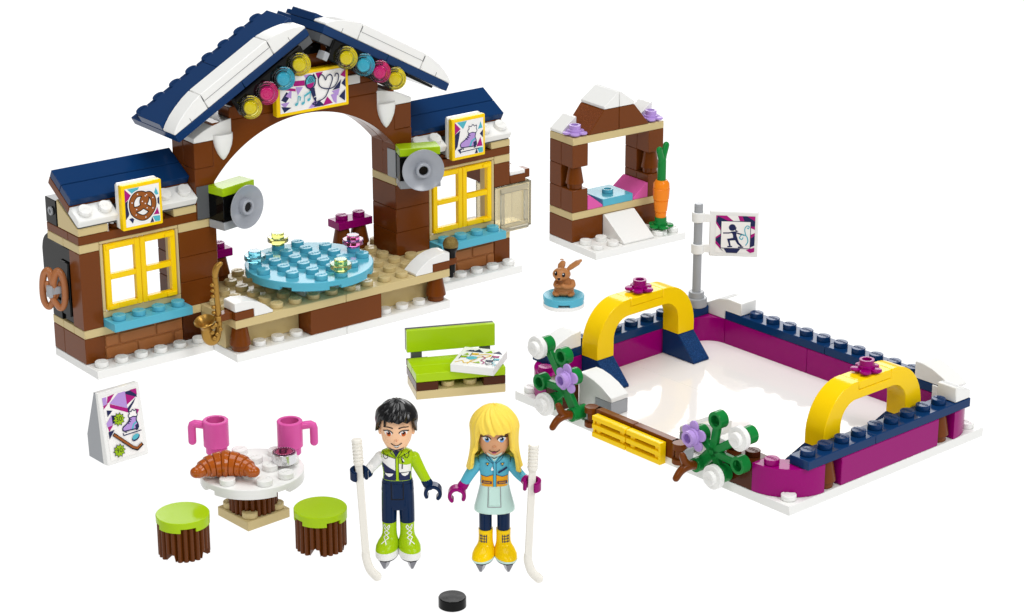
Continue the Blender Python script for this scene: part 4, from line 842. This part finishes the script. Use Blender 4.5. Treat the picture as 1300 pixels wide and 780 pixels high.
# ------------------------------------------------------------------ BUNNY
dc = thing('disc', 'round light blue tile on a thin white round plate under the brown bunny', 'toy stand', 'world', (2.5, 105.6, 0), 0)
mb = MB(); mb.cyl(0, 0, 0, .2, 1.0, 'white', seg=48); mb.build('plate', dc)
mb = round_top(1.0, .2, .56, 'teal', []); mb.build('tile', dc)
mb = MB(); mb.T = Matrix.Diagonal((1.05, 1.05, .78, 1))
mb.sphere((0, .0, .28), (.48, .46, .3), 'bunny'); mb.loft([(0, .0, .2, .42, .4, 2), (.02, .02, .5, .47, .42, 2), (.06, .04, .8, .42, .37, 2), (.02, 0, 1.05, .3, .28, 2), (-.05, -.05, 1.2, .25, .24, 2)], 'bunny', 28)
mb.sphere((-.1, -.1, 1.42), (.42, .43, .4), 'bunny'); mb.sphere((-.2, -.45, 1.3), (.2, .16, .16), 'bunny')
mb.tube(catmull([(.38, -.05, .95), (.42, -.3, .75), (.15, -.47, .75), (-.02, -.48, .85)], 6), [.13] * 19, 'bunny'); mb.tube(catmull([(-.32, -.05, .9), (-.35, -.3, .75), (-.12, -.45, .78)], 6), [.12] * 13, 'bunny')
mb.sphere((.32, -.2, .2), (.2, .3, .18), 'bunny'); mb.sphere((-.32, -.2, .2), (.2, .3, .18), 'bunny'); mb.sphere((.3, .35, .35), (.16, .16, .16), 'bunny')
mb.tube([(.12, .0, 1.6), (.34, .05, 1.84), (.62, .08, 2.1), (.72, .08, 2.2)], [.13, .24, .24, .15], 'bunny', 16, flat=.5); mb.tube([(-.18, .12, 1.65), (-.12, .2, 1.85), (-.06, .24, 2.0)], [.14, .2, .15], 'bunny', 16, flat=.6)
bn = mb.build('bunny'); bn.location = (2.5, 105.6, .54); bn.rotation_euler = (0, 0, R(-4)); tag(bn, 'small brown toy bunny sitting upright on the light blue disc', 'bunny')
dg = bpy.context.evaluated_depsgraph_get()
def bvh_of(o):
    me = o.data; return BVHTree.FromPolygons([v.co for v in me.vertices], [tuple(p.vertices) for p in me.polygons])
p = Print(TR(-.19, 0, 1.135) @ RX(90), proj=(bvh_of(bn), .06))
p.circ(-.18, .1, .075, 'ink_black', ry=.1); p.circ(.2, .06, .08, 'ink_black', ry=.1); p.circ(-.2, .13, .022, 'ink_white', n=8); p.circ(.18, .1, .025, 'ink_white', n=8); p.poly([(-.1, -.06), (.06, -.06), (.02, -.18), (-.05, -.18)], 'ink_black'); p.build(bn, 'face')
mb = MB(); mb.ring(0, .03, .09, .05, 'bunny', TR(-.1, -.08, 1.82)); mb.build('hole', bn)

# puck
mb = MB(); mb.lathe([(0, 0), (.46, 0), (.5, .03), (.5, .36), (.47, .4), (0, .4)], 'black', None, 48); mesh_thing(mb, 'puck', 'shiny black hockey puck lying in front of the two figures', 'hockey puck', 'world', (-2.12, 73.95, 0))

# ------------------------------------------------------------------ THE TWO FIGURES
def c_hand(mb, c, m, ang, T0=None):
    """open C-shaped toy grip: wrist stub joined to a curled grip, opening away from the wrist; ring in local xz turned by ang about z"""
    T = TR(*c) @ (T0 if T0 is not None else RZ(ang)); n = 22; V = []; F = []
    for i in range(n + 1):
        a = R(-52 + 284 * i / n); w_ = .19 + .03 * sin(pi * i / n)
        for r in (.2, .335):
            for y in (-w_, w_): V.append((r * cos(a - pi / 2 + pi / 2 + R(0)) , y, r * sin(a)))
    for i in range(n):
        b0 = 4 * i; c0 = b0 + 4; F += [(b0, b0 + 1, c0 + 1, c0), (b0 + 2, c0 + 2, c0 + 3, b0 + 3), (b0, c0, c0 + 2, b0 + 2), (b0 + 1, b0 + 3, c0 + 3, c0 + 1)]
    F += [(0, 2, 3, 1), (4 * n, 4 * n + 1, 4 * n + 3, 4 * n + 2)]; bm = bmesh.new(); vs = [bm.verts.new(v) for v in V]
    for f in F: bm.faces.new([vs[i] for i in f])
    bmesh.ops.recalc_face_normals(bm, faces=bm.faces); E = [e for e in bm.edges if e.calc_face_angle(0) > .8]
    bmesh.ops.bevel(bm, geom=E, offset=.03, segments=2, affect='EDGES'); mb.take(bm, m, T)
def hair_shell(mb, m, cz, rx, ry, rz, low, strand, flare=None, n=200, k=46):
    """dome to the equator, then hanging to low(phi); phi 0 looks to the front"""
    V = []; F = []
    for i in range(n):
        ph = 2 * pi * i / n; sx, sy = sin(ph), -cos(ph); zl = low(ph)
        q = 1 / math.sqrt((sx / rx) ** 2 + (sy / ry) ** 2); th_max = math.acos(max(-.05, min(1, (zl - cz) / rz))) if zl > cz else pi / 2
        Ld = th_max * rz; Lh = max(0, cz - zl); Lt = Ld + Lh
        for j in range(k + 1):
            l = Lt * j / k
            if l <= Ld: th = l / rz; rr = q * sin(th); z = cz + rz * cos(th)
            else:
                d = l - Ld; rr = q * 1.0; z = cz - d
                if flare: rr += flare(ph, d, Lh)
            t = j / k; f = strand(ph, t, z); rr *= 1 + f * min(1, t * 2.2); z += f * .25 * (1 - t)
            V.append((sx * rr, sy * rr, z))
        V.append((V[-1][0] * .86, V[-1][1] * .86, V[-1][2] + .03)); V.append((V[-2][0] * .84, V[-2][1] * .84, V[-2][2] + .3))
    K = k + 3
    for i in range(n):
        a, b = i * K, ((i + 1) % n) * K
        for j in range(K - 1): F.append((a + j, b + j, b + j + 1, a + j + 1))
    mb.put(V, F, m)
def figure(label, loc, rot, C, girl):
    o = thing('toy_figure', label, 'toy figure', 'world', loc, rot)
    b = MB(); dz = -.13 if girl else 0
    for s_ in (-1, 1):
        T = TR(s_ * .33, 0, 0) @ RZ(s_ * 20)
        top = 1.72 if not girl else 1.52
        b.loft([(0, -.2, .36, .34, .5, 2.4), (0, -.2, .42, .36, .54, 2.4)], 'ink_black', T=T)
        z1 = .72 if not girl else .52
        b.loft([(0, -.2, .42, .37, .56, 2.3), (0, -.22, .5, .40, .60, 2.2), (0, -.22, z1, .40, .6, 2.1)], 'white' if not girl else 'mint', T=T)
        b.loft([(0, -.22, z1, .395, .595, 2.1), (0, -.2, z1 + .14, .395, .56, 2.1), (0, -.12, z1 + .28, .35, .45, 2.1), (0, -.03, z1 + .38, .3, .34, 2), (0, .01, z1 + .5, .27, .29, 2), (0, .02, z1 + .7, .26, .28, 2), (0, .02, top, .27, .28, 2)], C['boot'], T=T)
        if not girl: b.loft([(0, .02, top, .275, .285, 2), (-s_ * .01, .02, 2.2, .285, .29, 2), (-s_ * .03, .02, 2.7, .3, .31, 2), (-s_ * .03, .0, 3.3, .28, .3, 2.2)], C['leg'], T=TR(s_ * .33, 0, 0))
        else: b.loft([(0, .02, top, .235, .25, 2), (0, .02, 2.5, .24, .26, 2)], C['leg'], T=TR(s_ * .33, 0, 0))
    if not girl: b.loft([(0, .0, 2.25, .3, .28, 2.4), (0, .0, 2.45, .5, .31, 2.6), (0, .0, 3.0, .6, .33, 2.6), (0, 0, 3.38, .56, .32, 2.5), (0, 0, 3.46, .53, .31, 2.4)], C['leg'])
    else:
        b.loft([(0, 0, 2.28, .7, .46, 2.3), (0, 0, 2.33, .745, .5, 2.3), (0, 0, 2.45, .74, .49, 2.3), (0, 0, 3.0, .6, .38, 2.3), (0, 0, 3.36, .52, .31, 2.4)], 'mint')
        b.loft([(0, 0, 3.3, .5, .3, 2.4), (0, 0, 3.42, .53, .31, 2.4)], 'mint')
    zb = 3.4; zt = 4.62 + dz * .6
    T_ = [(0, .0, zb, .53, .31, 2.5), (0, -.01, zb + .3, .52, .32, 2.4), (0, -.02, zb + .65, .57, .34, 2.4), (0, .0, zb + .95, .62, .33, 2.4), (0, .02, zt - .12, .56, .28, 2.3), (0, .03, zt, .3, .22, 2)]
    b.loft(T_, C['top'], seg=40)
    b.loft([(0, .02, zt - .15, .22, .2, 2), (0, .02, zt + .25, .2, .2, 2)], C['skin'])
    Z = lambda z: z + dz
    b.loft([(0, -.02, Z(4.6), .1, .1, 2), (0, -.1, Z(4.65), .26, .26, 2), (0, -.08, Z(4.78), .4, .42, 2.1), (0, -.04, Z(5.0), .52, .52, 2.1), (0, -.02, Z(5.3), .58, .57, 2.1), (0, 0, Z(5.7), .59, .58, 2.1), (0, 0, Z(6.1), .48, .48, 2), (0, 0, Z(6.35), .2, .2, 2)], C['skin'], seg=48)
    b.sphere((0, -.585, Z(5.12)), (.07, .06, .065), C['skin'], seg=16, rings=10)
    for s_ in (-1, 1): b.sphere((s_ * .6, .02, Z(5.3)), (.07, .11, .15), C['skin'], seg=14, rings=8)
    # arms: (shoulder, elbow, wrist) for each side
    for s_, (sh, el, wr), col in C['arms']:
        P = catmull([sh, el, wr], 8); n = len(P); b.tube(P, [.22 - .05 * i / (n - 1) for i in range(n)], col, 18)
        b.sphere(sh, (.22, .23, .24), col)
    for s_, wr, hc, hm, ang, T0 in C['hands']:
        d = (Vector(hc) - Vector(wr)); b.tube([Vector(wr) - d.normalized() * .18, Vector(wr), Vector(wr) + d * .35], [.185, .2, .15], hm, 16); c_hand(b, hc, hm, ang, T0)
    body = b.build('body', o, angle=50)
    bv = bvh_of(body)
    # hip insert
    h = MB()
    if not girl: h.box(-.2, .2, -.365, -.2, 2.72, 3.36, C['leg'], c=.05)
    else: h.prism([(-.25, 3.38), (-.36, 3.3), (-.5, 2.72), (-.44, 2.6), (-.3, 2.6)], 'x', -.2, .2, 'mint', c=.03)
    h.build('hip_joint', o); p = Print(TR(0, 0, 2.98) @ RX(90), proj=(bv, .08))
    if not girl: p.line([(-.22, .38), (-.22, -.28), (.22, -.28), (.22, .38)], .035, 'ink_black', smooth=False)
    else: p.line([(-.22, .34), (-.24, -.4), (.24, -.4), (.22, .34)], .03, 'ink_grey', smooth=False)
    p.build(body, 'outline')
    # skate blades
    for s_ in (-1, 1):
        T = TR(s_ * .33, 0, 0) @ RZ(s_ * 20); m2 = MB()
        m2.box(-.13, .13, -.56, .4, .28, .38, 'clear_smoke', T=T)
        V = [(-.14, -.66, .33), (.14, -.66, .33), (.1, .2, .33), (-.1, .2, .33), (-.035, -.54, .0), (.035, -.54, .0), (.035, -.22, .0), (-.035, -.22, .0)]
        m2.put(V, [(0, 1, 2, 3), (4, 5, 6, 7), (0, 1, 5, 4), (1, 2, 6, 5), (2, 3, 7, 6), (3, 0, 4, 7)], 'pewter', T); m2.build('skate_blade', o)
        # laces
        p = Print(T @ TR(0, 0, 0) @ RX(90), proj=(bv, .07)); c = 'ink_white' if not girl else 'ink_navy'
        z0 = 1.0 if not girl else 1.0
        if not girl:
            for i in range(3): z = 1.0 + i * .17; p.line([(-.1, z), (.1, z + .17)], .03, c, smooth=False); p.line([(.1, z), (-.1, z + .17)], .03, c, smooth=False)
            p.line([(-.02, 1.5), (-.12, 1.56), (-.08, 1.66), (0, 1.55), (.1, 1.66), (.1, 1.56), (.02, 1.52)], .028, c)
        else:
            for i in range(3): z = 1.1 + i * .11; p.line([(-.13, z), (.13, z)], .03, c, smooth=False)
            for x in (-.13, -.05, .05, .13): p.line([(x, 1.06), (x, 1.38)], .025, c, smooth=False)
        p.build(body, 'laces')
    # face
    p = Print(TR(0, 0, Z(5.4)) @ RX(90), proj=(bv, .06)); 
    for s_ in (-1, 1):
        x = s_ * .27
        f = lambda P: [(x + s_ * a, b_ + .02) for a, b_ in P]
        p.poly(f([(-.15, 0), (-.08, .075), (.03, .095), (.14, .06), (.15, -.02), (.06, -.09), (-.07, -.085)]), 'ink_white')
        p.circ(x + .01, .0, .085, 'ink_orange' if not girl else 'ink_blue', ry=.1); p.circ(x + .01, .035, .058, 'ink_black', ry=.065); p.circ(x - .02, .06, .022, 'ink_white', n=8)
        p.line(f([(-.16, .01), (-.09, .085), (.03, .11), (.15, .07), (.2, .06)]), .04, 'ink_black')
        if girl: p.line(f([(.13, .07), (.23, .05)]), .025, 'ink_black', smooth=False); p.line(f([(.1, .1), (.2, .15)]), .025, 'ink_black', smooth=False)
        else: p.line(f([(-.17, .2), (.0, .235), (.19, .2)]), (.045, .03), 'ink_black')
    if girl: p.poly([(-.12, -.44), (0, -.46), (.13, -.43), (.06, -.53), (-.05, -.54)], 'ink_red'); p.line([(-.19, -.4), (-.08, -.46), (0, -.45), (.1, -.46), (.21, -.38)], .028, 'ink_black')
    else: p.poly([(-.13, -.42), (0, -.46), (.16, -.42), (.08, -.53), (-.03, -.53)], 'ink_white'); p.line([(-.19, -.37), (-.08, -.44), (.05, -.46), (.21, -.36)], .035, 'ink_black'); p.line([(-.08, -.5), (.02, -.54), (.1, -.5)], .025, 'ink_black')
    p.circ(.02, -.24, .035, 'cheek', ry=.015)
    p.build(body, 'face')
    return o, body, bv, Z

boyC = dict(boot='lime', leg='navy_cloth', top='lime', skin='skin',
    arms=[(1, ((.62, .02, 4.22), (.86, -.08, 3.75), (1.1, -.16, 3.32)), 'lime'), (-1, ((-.62, .02, 4.22), (-.92, -.1, 3.92), (-1.08, -.42, 3.82)), 'white')],
    hands=[(1, (1.12, -.17, 3.27), (1.3, -.25, 2.98), 'navy_cloth', 0, RY(8)), (-1, (-1.12, -.46, 3.82), (-1.33, -.88, 3.98), 'navy_cloth', 0, RX(-84) @ RY(-25))])
boy, body, bv, Z = figure('black-haired toy figure in lime, white and navy jacket and green skates, holding a white stick', (-4.18, 77.45), 0, boyC, False)
p = Print(TR(0, 0, 4.5) @ RX(90), proj=(bv, .08))
q = lambda P: [((X - 315) / 243, -(Y - 80) / 223) for X, Y in P]
p.poly(q([(180, 92), (215, 98), (305, 118), (305, 225), (250, 195), (185, 152)]), 'ink_white'); p.poly(q([(333, 160), (400, 172), (438, 172), (436, 240), (333, 236)]), 'ink_white')
p.poly(q([(185, 152), (250, 195), (305, 225), (305, 312), (183, 312)]), 'ink_navy'); p.poly(q([(333, 236), (436, 240), (440, 312), (333, 312)]), 'ink_navy')
p.poly(q([(245, 8), (310, 108), (378, 8), (310, 25)]), 'ink_navy')
for P in ([(305, 110), (305, 300)], [(333, 112), (333, 300)], [(240, 10), (262, 75), (308, 112)], [(382, 10), (360, 70), (318, 112)], [(180, 72), (215, 90), (300, 115)], [(440, 70), (390, 85), (330, 110)]): p.line(q(P), .018, 'ink_black', smooth=False)
for P in ([(205, 248), (285, 245), (272, 268), (245, 280), (220, 268)], [(350, 242), (425, 238), (412, 262), (385, 272), (365, 262)]): p.poly(q(P), 'ink_white'); p.line(q(P[:2]), .02, 'ink_black', smooth=False)
p.line(q([(196, 75), (196, 105), (216, 122), (236, 108), (236, 85)]), .02, 'ink_black', smooth=False); p.line(q([(384, 80), (390, 105), (408, 112), (424, 95), (420, 70)]), .02, 'ink_black', smooth=False)
p.line(q([(362, 105), (372, 150)]), .07, 'ink_black', smooth=False); p.line(q([(364, 110), (380, 140)]), .04, 'ink_white', smooth=False); p.line(q([(365, 160), (363, 205)]), .035, 'ink_black', smooth=False); p.build(body, 'jacket_print')
random.seed(8)
def jag(ph, base, amp, f): return base + amp * abs(((ph * f / (2 * pi)) % 1) - .5) * 2
def low_boy(ph):
    a = (ph + pi) % (2 * pi) - pi
    if abs(a) < .95: return 5.84 + .10 * (abs(((a * 2.3 + .2) % 1) - .5) * 2) + (.06 if a < -.2 else -.02 * a)
    if abs(a) < 1.35: return 5.84 - (abs(a) - .95) / .4 * .42
    return 5.36 - .25 * min(1, (abs(a) - 1.35))
def st_boy(ph, t, z):
    u = ph + .9 * t + .3 * sin(2 * ph); return .035 * sin(10 * u) + .012 * sin(21 * u + 1.5) + .02 * sin(4 * u)
mb = MB(); hair_shell(mb, 'hair_black', 5.72, .77, .80, .80, low_boy, st_boy); mb.build('hair', boy, wn=False, angle=70)

girlC = dict(boot='yellow', leg='navy_cloth', top='teal', skin='skin_tan',
    arms=[(1, ((.6, .02, 4.12), (.86, -.1, 3.78), (1.12, -.35, 3.62)), 'teal'), (-1, ((-.6, .02, 4.12), (-.9, -.05, 3.7), (-1.14, -.12, 3.3)), 'teal')],
    hands=[(1, (1.16, -.4, 3.62), (1.36, -.88, 3.66), 'magenta', 0, RX(-84) @ RY(25)), (-1, (-1.16, -.13, 3.27), (-1.36, -.22, 2.98), 'magenta', 0, RY(-8))])
girl, body, bv, Z = figure('blonde toy figure in light blue jacket, mint skirt and yellow skates, holding a white stick', (-.64, 77.2), 0, girlC, True)
p = Print(TR(0, 0, 4.56) @ RX(90), proj=(bv, .08))
q = lambda P: [((X - 368) / 243, -(Y - 60) / 223) for X, Y in P]
p.poly(q([(240, 240), (300, 245), (368, 218), (440, 245), (500, 238), (498, 335), (240, 335)]), 'ochre')
p.poly(q([(358, 115), (384, 115), (384, 335), (358, 335)]), 'teal')
p.poly(q([(300, 20), (330, 75), (368, 112), (410, 75), (440, 20), (370, 45)]), 'mint')
for P in ([(358, 115), (358, 335)], [(384, 115), (384, 335)], [(290, 20), (310, 75), (362, 122)], [(450, 18), (430, 70), (375, 122)], [(275, 35), (300, 90), (360, 130)], [(465, 35), (440, 88), (380, 130)], [(240, 238), (300, 245), (358, 225)], [(384, 225), (440, 245), (500, 236)], [(332, 75), (368, 92), (405, 72)], [(230, 80), (232, 130)], [(512, 80), (508, 130)]): p.line(q(P), .018, 'ink_navy', smooth=False)
for x0 in (260, 395): p.line(q([(x0, 297), (x0 + 85, 298)]), .11, 'ink_navy', smooth=False); p.line(q([(x0 + 12, 297), (x0 + 72, 298)]), .05, 'ochre', smooth=False); p.line(q([(x0 + 14, 297), (x0 + 70, 298)]), .015, 'ink_navy', smooth=False)
p.line(q([(402, 205), (480, 165)]), .08, 'ink_navy', smooth=False)
for x in (308, 440): p.poly(q([(x - 20, 122), (x + 18, 120), (x, 150)]), 'ink_navy'); p.circ(*q([(x, 130)])[0], .03, 'ink_yellow')
p.poly(q([(350, 150), (362, 180), (345, 188), (338, 178)]), 'ink_white'); p.build(body, 'jacket_print')
def low_girl(ph):
    a = (ph + pi) % (2 * pi) - pi
    if abs(a) < .78: return 5.46 + .10 * abs(sin(6.5 * (a - .95))) + .06 * abs(a)
    if abs(a) < .9: return 5.5 - (abs(a) - .78) / .12 * .4
    if abs(a) < 1.15: return 5.1 - (abs(a) - .9) / .25 * 1.1
    return 3.98 + .06 * sin(9 * a)
def st_girl(ph, t, z):
    a = (ph + pi) % (2 * pi) - pi; u = a - .8 * t * (1 if abs(a) < .85 else 0) - .15; return .07 * abs(sin(7.5 * u)) ** .8 + .014 * sin(23 * u) - .03
def fl_girl(ph, d, L):
    a = abs((ph + pi) % (2 * pi) - pi); k = d / max(L, .01)
    return (-.05 * sin(pi * min(1, k)) + .12 * k * k) if L > .9 else -.04 * k
mb = MB(); hair_shell(mb, 'hair_yellow', 5.56, .87, .80, .86, low_girl, st_girl, fl_girl); mb.build('hair', girl, wn=False, angle=70)

def stick(label, top, heel, toe, fr):
    o = thing('hockey_stick', label, 'hockey stick', 'world', (fr[0] + toe[0], fr[1] + toe[1], 0), 0)
    rel = lambda p_: Vector((p_[0] - toe[0], p_[1] - toe[1], p_[2])); a, b_, c = rel(top), rel(heel), rel(toe)
    ax = (b_ - a).normalized(); side = ax.cross(Vector((0, 1, 0))).normalized(); nn = side.cross(ax).normalized()
    mb = MB(); T = axes(a, side, nn, ax); L = (b_ - a).length
    mb.box(-.14, .14, -.09, .09, .9, L - .25, 'white_warm', T=T, c=.03)
    mb.build('shaft', o)
    mb = MB(); mb.lathe([(0, 0), (.16, 0), (.19, .03)] + [q_ for k in range(7) for q_ in ((.19, .05 + k * .13), (.19, .12 + k * .13), (.165, .135 + k * .13), (.165, .165 + k * .13))] + [(.17, .97), (0, .97)], 'white_warm', T, 20); mb.build('grip', o)
    mb = MB(); P = catmull([a + ax * (L - .3), a + ax * (L - .05), b_ + (c - b_) * .35 + Vector((0, 0, -.12)), c + Vector((0, 0, .12))], 6)
    n = len(P); mb.tube(P, [.145 + .03 * i / n for i in range(n)], 'white_warm', 16, flat=.62, up=tuple(nn)); mb.build('blade', o)
stick('white toy hockey stick held upright beside the black-haired figure', (-1.4, -.78, 5.3), (-1.12, -1.25, .75), (-.72, -1.5, .05), (-4.18, 77.45))
stick('white toy hockey stick held upright beside the blonde figure', (1.42, -.78, 5.2), (1.22, -1.2, .75), (1.62, -1.4, .05), (-.64, 77.2))
